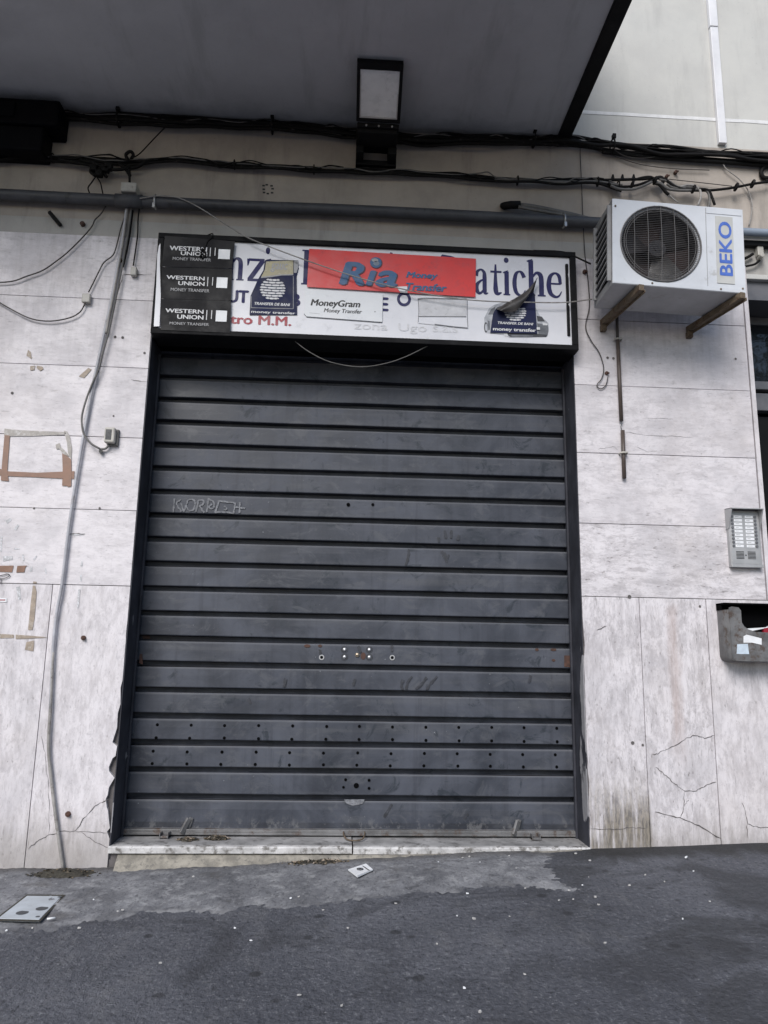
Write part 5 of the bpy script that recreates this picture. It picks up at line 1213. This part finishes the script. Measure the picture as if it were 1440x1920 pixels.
b = MB(); b.tube([(-1.4242,-0.022,4.0404), (-1.4598,-0.022,3.973), (-1.4658,-0.022,3.839), (-1.4718,-0.022,3.7065), (-1.4847,-0.022,3.5379), (-1.5027,-0.022,3.3165), (-1.5167,-0.022,3.1711), (-1.5221,-0.022,3.0812)], .009, 8, 0, 5); obj('second_cable', b, 'cable_pale', cd)
b = MB(); b.tube([(-1.4295,-0.022,3.9363), (-1.4324,-0.022,3.8029), (-1.4419,-0.022,3.6705), (-1.458,-0.022,3.5392)], .009, 8, 0, 5); obj('taped_stub', b, 'cable', cd)
# bell sensor
t = thing('wall_sensor', 'small grey plastic sensor box on the pier left of the shutter', 'sensor', (-1.4392,-0.03,2.4111))
b = MB(); x0, x1, z0, z1 = (-1.4738,-1.4106,2.367,2.4634); b.box(x0+.006, x1+.006, -.055, .002, z0, z1); obj('body', b, 'boxwhite', t, .010)
b = MB(); b.box(x0+.016, x1-.012, -.0575, -.0545, z0+.016, z1-.016); obj('lens', b, 'lens', t, .004)
b = MB(); b.box(x0+.02, x1+.02, -.02, .001, z0-.012, z1-.004); obj('back_plate', b, 'cable_grey', t, .004)
b = MB(); b.cyl((-1.4943,-0.002,2.3229), (-1.485,-0.03,2.3154), .012, 10); b.tube([(-1.4863,-0.02,2.3316), (-1.4612,-0.02,2.3358), (-1.4409,-0.02,2.36)], .007, 8); obj('anchor', b, 'cable_grey', t)
wire('dark grey cable following the conduit down to the sensor box', [(-1.433,-0.035,3.9391), (-1.4386,-0.035,3.7568), (-1.4571,-0.035,3.532), (-1.4803,-0.035,3.2929), (-1.5046,-0.035,3.0761), (-1.5264,-0.035,2.9511), (-1.5398,-0.035,2.8453), (-1.5676,-0.035,2.7572), (-1.5967,-0.035,2.6525), (-1.6151,-0.035,2.5389), (-1.6082,-0.035,2.4645), (-1.5908,-0.035,2.4145), (-1.5479,-0.035,2.3621), (-1.4877,-0.035,2.3273)], .0062, 'cable_grey', 'cable', 'cable')
# rusty peg and nails
b = MB(); b.bar((-1.951,-0.03,3.8951), (-1.8763,-0.01,3.8133), .022, .022); single('metal_peg', b, 'cable', 'short dark metal peg sticking out of the plaster at upper left', 'peg', bevel=.003)
for lab, p, r in (('rusty bolt stub just left of the conduit below the grey pipe', (-1.7417,-0.005,3.8349), .016), ('rusty bolt stub beside the black wire left of the sign', (-1.484,-0.005,3.5921), .015), ('red brown bolt stub between the sign and the air conditioner', (1.551,-0.005,3.6586), .014), ('hooked nail on the plaster above the middle of the air conditioner', (2.2176,-0.005,4.4392), .012), ('short nail end at the left of the straight thin wire', (2.1515,-0.005,4.4026), .012), ('rusty plug in the upright left slab below the sensor', (-1.4935,0,1.1989), .014), ('ring plug low in the left slab near the chipped edge', (-1.4888,0,0.2314), .015), ('wall plug beside the wire loop on the right pier', (1.6727,0,2.9526), .012)):
    b = MB(); b.cyl((p[0], p[1]+.012, p[2]), (p[0], p[1]-.010, p[2]), r, 10); b.cyl((p[0]+.004, p[1]-.008, p[2]-.002), (p[0]+.008, p[1]-.022, p[2]-.006), r*.5, 8)
    single('wall_bolt', b, 'rustdark', lab, 'bolt', 'bolts and plugs in the wall')
# dashed mark stencilled on the plaster
b = MB()
for p in [(-0.5984,4.1861), (-0.5775,4.1932), (-0.5455,4.1871), (-0.5953,4.1587), (-0.5374,4.1659), (-0.5924,4.1352), (-0.5674,4.1287), (-0.5396,4.1362)]: b.plate([(p[0]-.008, p[1]-.006), (p[0]+.009, p[1]-.006), (p[0]+.009, p[1]+.006), (p[0]-.008, p[1]+.006)], .0085)
obj('stencil_mark', b, 'ink', bld)
# awning box, upper left
t = thing('awning_box', 'dark metal awning box hanging under the balcony in the upper left corner', 'awning', (-2.4, -.1, 4.25))
b = MB(); b.box(-6.5, -1.90, -.17, .009, 4.42, 4.60); b.box(-6.5, -1.99, -.15, .009, 4.25, 4.4195); obj('casing', b, 'awning', t, .012)
b = MB(); b.box(-6.5, -2.17, -.185, -.1705, 4.46, 4.565); obj('front_flap', b, 'awning', t, .01)
# fittings in the niche right of the unit
t = thing('pipe_fitting', 'white valve fitting with dark hoses in the niche right of the air conditioner', 'fitting', (2.8043,0.06,3.8352))
b = MB(); p = (2.7916,0.05,3.8889); b.box(p[0]-.02, p[0]+.022, .02, .058, p[2]-.03, p[2]+.04); b.cyl((p[0], .0, p[2]-.04), (p[0], .055, p[2]-.04), .016, 10); obj('body', b, 'boxwhite', t, .004)
b = MB(); b.tube([(2.6783,0.03,3.8318), (2.7096,0.03,3.8493), (2.7413,0.03,3.8708)], .010, 8); b.tube([(2.6663,0.03,3.7718), (2.7081,0.03,3.7818), (2.7504,0.03,3.7958), (2.7827,0.03,3.8251)], .008, 8); obj('hose', b, 'cable', t)
b = MB(); b.tube([(2.9003,-0.01,4.5211), (2.8458,-0.01,4.5096), (2.8233,-0.01,4.4668), (2.8394,-0.01,4.4305), (2.8926,-0.01,4.4295)], .014, 8, 0, 4); single('hose_loop', b, 'cable', 'dark hose loop at the right edge above the blue grey pipe', 'hose')

# ------------------------------------------------------------------ intercom
t = thing('intercom', 'aluminium intercom panel with two columns of name plates on the right pier', 'intercom', (2.5, -.02, 1.70))
def onface(u, v): return None
ix0, ix1 = 2.400, 2.598; iz0, iz1 = 1.704, 2.060
b = MB(); b.box(ix0, ix1, -.030, .001, iz0, iz1); b.box(ix0+.006, ix1-.006, -.033, -.0302, iz0+.02, iz1-.01); obj('face_plate', b, 'alu', t, .004)
b = MB(); b.box(ix0-.002, ix1+.002, -.040, -.0335, iz0-.002, iz0+.019); obj('bottom_lip', b, 'alu', t, .003)
b = MB()
for x in (ix0-.004, ix1-.002):
    b.add([(x, .001, iz1+.012), (x, -.085, iz1+.004), (x, -.034, iz1-.115), (x, .001, iz1-.115), (x+.006, .001, iz1+.012), (x+.006, -.085, iz1+.004), (x+.006, -.034, iz1-.115), (x+.006, .001, iz1-.115)], [(0, 1, 2, 3), (7, 6, 5, 4), (0, 4, 5, 1), (1, 5, 6, 2), (2, 6, 7, 3)])
b.add([(ix0-.004, .001, iz1+.016), (ix1+.004, .001, iz1+.016), (ix1+.004, -.087, iz1+.008), (ix0-.004, -.087, iz1+.008), (ix0-.004, .001, iz1+.012), (ix1+.004, .001, iz1+.012), (ix1+.004, -.087, iz1+.003), (ix0-.004, -.087, iz1+.003)], [(0, 3, 2, 1), (4, 5, 6, 7), (3, 7, 6, 2)])
obj('rain_hood', b, 'alu', t)
for r_ in range(9):
    z = iz1-.038-r_*.0232
    for c_ in range(2):
        x0 = ix0+.034 if c_ == 0 else ix0+.105
        b = MB(); b.box(x0, x0+.052, -.0345, -.0332, z-.0078, z+.0078); b.stroke([(x0+.008, z+.001), (x0+random.uniform(.022, .038), z+.001)], .0028, -.0348, 1, 1)
        obj('name_plate', b, ['paper', 'grey_print'], t)
        xb = ix0+.022 if c_ == 0 else ix0+.170
        b = MB(); b.cyl((xb, -.0385, z), (xb, -.0332, z), .0082, 12); obj('call_button', b, 'button', t)
for x0 in (ix0+.034, ix0+.108):
    b = MB()
    for k in range(6): b.box(x0, x0+.050, -.0345, -.0332, iz0+.052+k*.0085, iz0+.056+k*.0085)
    obj('speaker_grille', b, 'ink', t)
b = MB(); b.disc(ix0+.095, -.0345, iz0+.075, .0045, 10); obj('camera_dot', b, 'ink', t)

# ------------------------------------------------------------------ flyer box
t = thing('flyer_box', 'open fronted grey metal flyer box with rust stains at the right edge', 'letter box', (2.5, -.07, 1.13))
fx0, fx1, fz0, fz1 = 2.303, 2.652, 1.130, 1.490
b = MB()
def rbox(x0, x1, y0, y1, z0, z1): b.box(x0, x1, y0, y1, z0, z1)
rc = .034
arc = [(fx0+rc-rc*math.cos(a), fz0+rc-rc*math.sin(a)) for a in [PI/2*k/7 for k in range(8)]]
inn = [(fx0+rc-(rc-.006)*math.cos(a), fz0+rc-(rc-.006)*math.sin(a)) for a in [PI/2*k/7 for k in range(8)]]
prof_ = [(fx0, 1.435)]+arc+[(fx1, fz0)]; pin = [(fx0+.006, 1.435)]+inn+[(fx1, fz0+.006)]
o = len(b.v)
for (x, z), (xi, zi) in zip(prof_, pin): b.v += [(x, -.138, z), (x, 0, z), (xi, -.138, zi), (xi, 0, zi)]
for i in range(len(prof_)-1):
    a = o+4*i; b.face((a, a+4, a+5, a+1), 0, True); b.face((a+2, a+3, a+7, a+6), 0, True); b.face((a, a+2, a+6, a+4))
b.prism([(fx0+.003, 1.445), (fx0+.003, fz0+rc)]+[(p[0]+.003, p[1]+.003) for p in arc[1:]]+[(fx0+.075, fz0+.003), (fx0+.075, 1.43), (fx0+.062, 1.447), (fx0+.02, 1.452)], -.143, -.1385)
b.prism([(fx0+.0755, fz0+.003), (fx1, fz0+.003), (fx1, 1.30), (fx0+.16, 1.305), (fx0+.115, 1.318), (fx0+.09, 1.335), (fx0+.0755, 1.36)], -.141, -.1375)
rbox(fx1-.006, fx1, -.135, 0, fz0+.012, 1.435)
obj('shell', b, 'alu_dark', t)
b = MB(); b.box(fx0+.007, fx1-.007, -.010, -.001, fz0+.012, fz1-.012); b.box(fx0-.004, fx1, -.10, -.0, fz1-.022, fz1-.012); b.box(fx0-.004, fx0+.004, -.06, -.001, 1.436, fz1-.012); obj('black_back', b, 'void', t)  # inside of the box lined near-black, its shade put into the colour
b = MB(); b.box(fx0+.0068, fx0+.0075, -.13, -.012, fz0+.02, 1.43); obj('inner_side', b, 'void', t)
for lab, q in (('white paper scrap stuck to the front of the flyer box, right one', [(2.3823,1.2778), (2.4025,1.2876), (2.4921,1.2674), (2.489,1.23), (2.4314,1.2414), (2.3794,1.2404)]), ('bluish paper scrap stuck to the front of the flyer box, left one', [(2.3397,1.2303), (2.4049,1.2346), (2.4083,1.1742), (2.3323,1.1744)])):
    b = MB(); b.prism(q, -.1432, -.1415); single('paper_scrap', b, 'paper' if 'right' in lab else 'paper_blue', lab, 'paper')
b = MB(); q = [(2.3417,1.3184), (2.3604,1.3062), (2.4491,1.3111), (2.5493,1.3319), (2.5827,1.3389), (2.5838,1.3516), (2.5495,1.3351), (2.4175,1.3246)]; b.prism(q, -.120, -.09); single('leaflet_stack', b, 'paper', 'white leaflets lying in the mouth of the flyer box', 'leaflets')
b = MB(); q = [(2.5227,1.3283), (2.5827,1.3389), (2.5798,1.3042), (2.5203,1.2999)]; b.prism(q, -.1205, -.10); single('red_leaflet', b, 'red_print', 'red printed leaflet at the right of the white leaflets in the flyer box', 'leaflet')

# ------------------------------------------------------------------ tape and paper on the left pier
t = thing('parcel_tape', 'rectangle of brown parcel tape left by a removed notice on the left pier', 'tape', (-1.8677,0,2.2641))
b = MB()
b.prism([(-2.0759,2.4048), (-2.0439,2.4025), (-2.0346,2.1755), (-2.0189,2.1182), (-2.0662,2.1217), (-2.072,2.2574)], -.0042, -.0026); obj('left_strip', b, 'tape', t)
b = MB(); b.prism([(-2.106,2.1964), (-2.0806,2.1939), (-2.0256,2.1791), (-1.8586,2.1761), (-1.6391,2.1931), (-1.6377,2.1449), (-1.7135,2.1442), (-1.8557,2.1481), (-2.0286,2.1493), (-2.1011,2.1536)], -.0035, -.0026); obj('bottom_strip', b, 'tape', t)
b = MB(); b.prism([(-1.7226,2.3024), (-1.6994,2.2931), (-1.6648,2.264), (-1.6576,2.2041), (-1.6491,2.0982), (-1.6676,2.0944), (-1.6777,2.1007), (-1.7028,2.0999), (-1.7097,2.2025)], -.0048, -.0027); obj('right_strip', b, 'tape', t)
b = MB(); b.prism([(-2.0804,2.4452), (-2.0322,2.4401), (-1.9175,2.4374), (-1.7325,2.4371), (-1.7127,2.431), (-1.7181,2.4206), (-1.914,2.4036), (-2.0404,2.3993), (-2.0786,2.4013)], -.0036, -.0026); b.prism([(-1.7268,2.4441), (-1.7073,2.4413), (-1.6885,2.4115), (-1.6687,2.3378), (-1.6648,2.264), (-1.6877,2.3035), (-1.7005,2.3705)], -.0036, -.0026)
b.prism([(-1.7659,2.3547), (-1.7446,2.3656), (-1.736,2.3423), (-1.7083,2.3196), (-1.6763,2.2838), (-1.7124,2.296), (-1.741,2.3286), (-1.76,2.328)], -.0049, -.0037); obj('greyed_strip', b, 'tape_grey', t)
for lab, mt, qs in (('pair of torn brown tape strips on the left pier below the tape rectangle', 'tape', ([(-2.039,1.6067), (-1.9353,1.6108), (-1.9402,1.5713), (-2.0351,1.5721)], [(-1.9137,1.6097), (-1.8588,1.6127), (-1.8668,1.6014), (-1.8699,1.5729), (-1.9156,1.5703)])),
        ('long dried tape strip on the upright slab at left', 'tape_old', ([(-1.8127,1.4958), (-1.8005,1.496), (-1.7874,1.4588), (-1.7835,1.3038), (-1.7889,1.2392), (-1.8131,1.2388), (-1.8145,1.396)], [(-1.8123,1.5208), (-1.7936,1.5181), (-1.7926,1.5087), (-1.814,1.5083)])),
        ('horizontal dried tape residue band at the far left', 'tape_old', ([(-1.9944,1.2139), (-1.8915,1.2098), (-1.8896,1.1915), (-1.9913,1.1865)], [(-1.8795,1.21), (-1.7884,1.2056), (-1.6969,1.1982), (-1.7868,1.1904), (-1.8769,1.1856)])),
        ('square dried tape patch under the long tape strip', 'tape_old', ([(-1.8147,1.1685), (-1.7735,1.1784), (-1.7713,1.1572), (-1.7702,1.1177), (-1.8192,1.1259)],)),
        ('yellowed tape piece by the conduit above the sensor', 'tape_old', ([(-1.617,2.8562), (-1.5965,2.8465), (-1.6368,2.7887), (-1.6702,2.7979)],)),
        ('three small yellowed tape bits on the upper left slabs', 'tape_old', ([(-1.995,2.9605), (-1.9774,2.9471), (-1.9658,2.8983), (-2.0006,2.9215)], [(-1.9707,2.8524), (-1.942,2.8571), (-1.9424,2.829), (-1.9677,2.8245)], [(-1.9291,2.8576), (-1.8962,2.8519), (-1.8883,2.8382), (-1.9062,2.8235), (-1.9309,2.8435)]))):
    b = MB()
    for k, q in enumerate(qs): b.prism(q, -.0036-.0004*k, -.0026)
    single('tape_strip', b, mt, lab, 'tape')
b = MB(); b.prism([(-2.0178,1.4195), (-1.954,1.4193), (-1.9514,1.3961), (-2.0153,1.3978)], -.0042, -.0026); b.plate([(-2.0149,1.4099), (-1.9605,1.4111), (-1.9598,1.4049), (-2.0142,1.4038)], -.0046, 1)
single('paper_label', b, ['paper', 'red_print'], 'white label corner with a red line at the far left edge', 'label')
b = MB(); b.tube([(-2.0195,-0.008,1.5465), (-1.9868,-0.008,1.5536), (-1.9631,-0.008,1.5604), (-1.9499,-0.008,1.5513), (-1.9668,-0.008,1.5384), (-1.9965,-0.008,1.5314), (-2.0181,-0.008,1.5341)], .0022, 6, 0, 4); b.tube([(-1.9965,-0.008,1.5314), (-1.9945,-0.008,1.5002)], .002, 5, 0, 1)
single('wire_loop', b, 'ink', 'tiny black wire loop at the left edge above the upright slabs', 'wire')

# ------------------------------------------------------------------ things on the pavement
q = [(-1.5001,-0.4537,-0.0774), (-1.3314,-0.4607,-0.0764), (-1.3205,-0.7642,-0.0854), (-1.5103,-0.7473,-0.0862)]
def onp(p, dz): return (p[0], p[1], gz(p[0], p[1])+dz)
t = thing('utility_cover', 'pale steel utility cover plate in the pavement at lower left', 'cover', onp(q[0], .01))
b = MB(); vs = [onp(p, .0185) for p in q]+[onp(p, .006) for p in q]; b.add(vs, [(3, 2, 1, 0), (0, 1, 5, 4), (1, 2, 6, 5), (2, 3, 7, 6), (3, 0, 4, 7)]); obj('plate', b, 'cover', t, .002)
for p, r in (((-1.4293,-0.6817,-0.0837), .028), ((-1.3606,-0.63,-0.0817), .028), ((-1.3401,-0.7321,-0.0846), .010), ((-1.3363,-0.4754,-0.0769), .010)):
    b = MB(); b.add([(p[0]+r*math.cos(2*PI*k/16), p[1]+r*math.sin(2*PI*k/16), gz(p[0], p[1])+.0192) for k in range(16)], [tuple(range(16))])
    obj('finger_hole', b, 'coverhole', t)
c_ = [sum(p[i] for p in q)/4 for i in range(2)]
b = MB(); qo = [(c_[0]+(p[0]-c_[0])*1.13, c_[1]+(p[1]-c_[1])*1.16) for p in q]
b.add([onp(p, .0165) for p in qo], [(3, 2, 1, 0)]); obj('surround', b, 'soil', t)

def heap(name, label, cx, cy, rx, ry, h, n, mats, base, seed, zb=None):
    rr = random.Random(seed); b = MB(); o = 0; A, K = 26, 6
    for j in range(K+1):
        f = j/K
        for i in range(A):
            a = 2*PI*i/A; k = 1+.28*noise.noise(Vector((math.cos(a)*1.7, math.sin(a)*1.7, seed)))
            x = cx+rx*f*k*math.cos(a); y = cy+ry*f*k*math.sin(a)
            z0 = (zb if zb is not None else gz(x, y)+.012)
            b.v.append((x, y, z0+h*(1-f*f)*(1+.6*noise.noise(Vector((x*30, y*30, seed))))-(.01 if j == K else 0)))
    for j in range(K):
        for i in range(A): b.face((j*A+i, j*A+(i+1) % A, (j+1)*A+(i+1) % A, (j+1)*A+i), 0, True)
    for k in range(n):
        a = rr.uniform(0, 2*PI); f = math.sqrt(rr.random())*1.15
        x = cx+rx*f*math.cos(a); y = cy+ry*f*math.sin(a); z0 = (zb if zb is not None else gz(x, y)+.012)+h*max(0, 1-f*f)+.002
        s_ = rr.uniform(.005, .014); e = Matrix.Rotation(rr.uniform(0, 6), 3, 'Z') @ Matrix.Rotation(rr.uniform(-.8, .8), 3, 'X')
        vs = [Vector((x, y, z0))+e @ Vector(v) for v in ((-s_, -s_*.4, 0), (0, -s_*.6, s_*.3), (s_, 0, 0), (.2*s_, s_*.6, .3*s_))]
        b.add(vs, [(0, 1, 2, 3)], rr.choice((1, 1, 2, 0)))
    o = obj(name, b, mats); tag(o, label, 'debris', None, 'stuff'); return o
g1 = (-1.4458,-0.1054,-0.0665); heap('soil_heap', 'dark soil and moss heap at the foot of the conduit', g1[0], g1[1]-.005, .17, .060, .026, 120, ['soil', 'leaf', 'soil'], 0, 2)
g2 = (-0.109,-0.0694,-0.0133); heap('leaf_litter', 'dry leaf crumbs on the pavement under the step near the white card', g2[0], g2[1], .16, .045, .008, 170, ['soil', 'leaf', 'tape_old'], 0, 5)
p = (-0.8436,0.12,0.0646); heap('leaf_litter', 'small clump of dry leaves on the threshold near the left latch', p[0], .13, .06, .035, .008, 70, ['soil', 'leaf', 'tape_old'], 0, 6, .070)
p = (-0.6834,0.12,0.0682); heap('leaf_litter', 'darker clump of dry leaves on the threshold, right of the small clump', p[0], .15, .065, .030, .016, 110, ['soil', 'leaf', 'tape_old'], 0, 7, .070)
# card on the ground
q = [(0.0727,-0.266,-0.0111), (0.1192,-0.3881,-0.0127), (0.2027,-0.2846,-0.0059), (0.1692,-0.1945,-0.0046)]
t = thing('paper_card', 'white paper card with a dark round emblem lying in front of the step', 'card', onp(q[0], .02))
b = MB(); b.add([onp(p, .028+.004*(i % 2)) for i, p in enumerate(q)]+[onp(p, .022) for p in q], [(0, 1, 2, 3), (0, 4, 5, 1), (1, 5, 6, 2), (2, 6, 7, 3), (3, 7, 4, 0)]); obj('sheet', b, 'paper', t)
cx = sum(p[0] for p in q)/4; cy = sum(p[1] for p in q)/4
b = MB(); A_ = 20; x_ = cx-.006; z_ = gz(cx, cy)+.0325
for i in range(A_):
    a = 2*PI*i/A_
    b.v += [(x_+.011*math.cos(a), cy+.014*math.sin(a), z_), (x_+.018*math.cos(a), cy+.023*math.sin(a), z_)]
for i in range(A_): j = (i+1) % A_; b.face((2*i, 2*i+1, 2*j+1, 2*j))
b.add([(x_-.006, cy-.006, z_), (x_+.007, cy-.006, z_), (x_+.007, cy+.006, z_), (x_-.006, cy+.006, z_)], [(0, 1, 2, 3)])
e0 = Vector(q[3]).lerp(Vector(q[0]), .28); e1 = Vector(q[2]).lerp(Vector(q[1]), .28)
b.add([(e0.x, e0.y, z_), (e1.x, e1.y, z_), (e1.x+.006, e1.y+.004, z_), (e0.x+.006, e0.y+.004, z_)], [(0, 1, 2, 3)])
obj('emblem', b, 'lens', t)
# litter
def surf(x, y):
    return gz(x, y)+(.016 if (x < 1.22 and y > ef(x)+.12) else .0045)
def scrap(p, s_, seed, kind):
    rr = random.Random(seed); n = rr.choice((4, 5, 5)); b = MB(); a0 = rr.uniform(0, 6)
    vs = []; x, y = p[0], p[1]; z = surf(x, y)+(.004 if kind == 'butt' else .001)
    if kind == 'butt':
        d = Vector((math.cos(a0), math.sin(a0)*.6, 0)); b.cyl(Vector((x, y, z))-d*.02, Vector((x, y, z))+d*.02, .0045, 8); return b
    for k in range(n):
        a = a0+2*PI*k/n; r = s_*rr.uniform(.55, 1.2); vs.append((x+r*math.cos(a)*rr.uniform(.7, 2.1), y+r*math.sin(a), z+rr.uniform(0, .9)*s_))
    b.add(vs+[(v[0], v[1], z-.003) for v in vs], [tuple(range(n))]+[(k, k+n, (k+1) % n+n, (k+1) % n) for k in range(n)]); return b
LIT = [(0.5646,-0.1683,0.0138), (0.7463,-0.0983,0.024), (0.7082,-0.1123,0.0219), (0.9679,-0.1114,0.0335), (0.787,-0.2009,0.0228), (0.9544,-0.3353,0.0262), (0.9358,-0.6064,0.0173), (1.1356,-0.6646,0.0244), (0.6405,-0.6415,0.003), (1.2273,-0.7729,0.0253), (1.2096,-0.8681,0.0216), (1.1185,-0.7866,0.02), (1.2102,-0.6368,0.0286), (1.2918,-0.4874,0.0367), (1.3516,-0.0882,0.0514), (1.3859,-0.2225,0.0489), (0.5512,-0.9184,-0.0093), (0.6219,-0.9652,-0.0075), (0.2912,-0.731,-0.0153), (-0.1666,-0.6123,-0.0322), (-0.2037,-0.629,-0.0343), (-0.0483,-0.7676,-0.0316), (-0.7387,-0.2331,-0.0464), (-1.9367,0.3213,-0.0567), (-0.34,-1.0746,-0.0538), (0.0648,-0.9956,-0.0333), (0.4258,-1.2082,-0.0236), (0.7099,-1.5152,-0.0201), (0.4715,-1.5956,-0.0332), (0.4968,-1.7683,-0.0372), (-0.6698,-1.2534,-0.0739), (0.037,-1.6724,-0.0549), (-0.4257,-0.9326,-0.0534), (1.0949,-1.2815,0.0041), (1.4435,-0.6382,0.039), (1.5836,-0.4922,0.0487), (1.8487,-0.4632,0.0594), (1.7202,-0.8899,0.0418), (1.6344,-0.6054,0.0472), (-1.3265,-0.8255,-0.0873), (-1.425,-0.8531,-0.0888), (-1.1175,-0.8437,-0.0816), (-0.9752,-0.6782,-0.0703), (-0.9944,-0.6956,-0.0717), (-1.1607,-0.5142,-0.0737), (1.0488,-0.7913,0.0168), (0.7784,-0.9545,-0.0002), (-0.113,-1.579,-0.0588), (1.507,-1.0798,0.0282)]
SZ = [.006, .010, .007, .006, .004, .005, .006, .007, .011, .010, .008, .007, .006, .005, .009, .006, .006, .011, .006, .006, .008, .006, .007, .009, .006, .006, .006, .006, .007, .009, .006, .006, .007, .006, .007, .007, .007, .007, .006, .006, .007, .009, .008, .007, .006, .006, .006, .006, .006]
for i, p in enumerate(LIT):
    single('litter_scrap', scrap(p, SZ[i]*.62, 100+i, 'scrap'), ('paper', 'paper_dirty', 'paper_dirty', 'paper_dirty')[i % 4], 'tiny white scrap of litter lying on the ground', 'litter', 'scraps of litter on the ground')
BUT = [((-1.2708,-0.759,-0.0849), 'cigarette end beside the utility cover, nearest its corner'), ((-1.1175,-0.8437,-0.0816), None), ((1.9162,-0.2404,0.0686), 'cigarette end on the dark asphalt below the right pier')]
for p, lab in BUT:
    if lab: single('cigarette_end', scrap(p, .01, int(p[0]*100) % 97, 'butt'), 'paper', lab, 'cigarette end', 'cigarette ends')

# ------------------------------------------------------------------ trees across the street (seen mirrored in the transom)
def tree(x, y, h, seed, label):
    rr = random.Random(seed); z0 = gz(x, y)
    t = thing('street_tree', label, 'tree', (x, y, z0), 'trees across the street')
    b = MB(); b.tube([(x, y, z0-.1), (x+.1, y, z0+h*.25), (x-.05, y+.1, z0+h*.45)], [.19, .15, .12], 10, 0, 3)
    tips = []
    for k in range(9):
        a = 2*PI*k/9+rr.uniform(-.3, .3); r = rr.uniform(1.2, 2.2); zz = z0+h*rr.uniform(.6, .95)
        e = (x+r*math.cos(a), y+r*math.sin(a), zz); b.tube([(x-.05, y+.1, z0+h*rr.uniform(.3, .45)), (x+.45*r*math.cos(a), y+.45*r*math.sin(a), z0+h*.6), e], [.08, .05, .02], 6, 0, 3); tips.append(e)
    obj('trunk', b, 'bark', t)
    b = MB()
    for e in tips+[(x, y, z0+h*.9), (x, y, z0+h*.75)]:
        for k in range(240):
            d = Vector((rr.gauss(0, 1), rr.gauss(0, 1), rr.gauss(0, .8))); d = d.normalized()*rr.random()**.5*rr.uniform(.6, 1.25)
            p = Vector(e)+d; q_ = Matrix.Rotation(rr.uniform(0, 6), 3, 'Z') @ Matrix.Rotation(rr.uniform(-1.2, 1.2), 3, 'X'); s_ = rr.uniform(.06, .13)
            b.add([p+q_ @ Vector(v) for v in ((-s_, 0, 0), (0, -s_*.5, 0), (s_, 0, 0), (0, s_*.5, 0))], [(0, 1, 2, 3)])
    obj('crown', b, 'leaves', t)
tree(10.6, -13, 11.5, 4, 'bushy street tree mirrored in the glass above the entrance door')
tree(14.5, -15, 12.5, 5, 'taller street tree farther along the road from the entrance door')

# ------------------------------------------------------------------ camera, light, render
cam = bpy.data.cameras.new('camera'); co = bpy.data.objects.new('camera', cam); C.objects.link(co)
cm = [[0.998204, -0.057322, 0.017412], [-0.027991, -0.189281, 0.981524], [-0.052967, -0.980248, -0.190546]]
Mc = Matrix(cm).transposed().to_4x4(); Mc.translation = (0, -4.5, 1.12); co.matrix_world = Mc
cam.sensor_fit = 'VERTICAL'; cam.sensor_height = 36; cam.lens = 26.2614; cam.clip_end = 500; cam.clip_start = .05
SC.camera = co
w = bpy.data.worlds.new('World'); SC.world = w; w.use_nodes = True
nt = w.node_tree; bg = nt.nodes['Background']; sky = nt.nodes.new('ShaderNodeTexSky')
ELEV, AZ = 38., -22.          # sun height, and its bearing left of straight out from the facade
sky.sky_type = 'NISHITA'; sky.sun_disc = False; sky.sun_elevation = R(ELEV)
sd = Vector((math.sin(R(AZ))*math.cos(R(ELEV)), -math.cos(R(AZ))*math.cos(R(ELEV)), math.sin(R(ELEV))))   # towards the sun
sky.sun_rotation = math.atan2(sd.x, sd.y); sky.air_density = 1.; sky.dust_density = 1.; sky.ozone_density = 1.3
nt.links.new(sky.outputs[0], bg.inputs[0]); bg.inputs[1].default_value = .125
sl = bpy.data.lights.new('sun', 'SUN'); sl.energy = 3.2; sl.angle = R(34); sl.color = (1, .975, .95)
so = bpy.data.objects.new('sun', sl); C.objects.link(so); so.rotation_euler = (-sd).to_track_quat('-Z', 'Y').to_euler(); so.location = (-3, -8, 9)
SC.view_settings.view_transform = 'Standard'; SC.view_settings.look = 'None'; SC.view_settings.exposure = 0; SC.view_settings.gamma = 1
SC.render.engine = 'CYCLES'
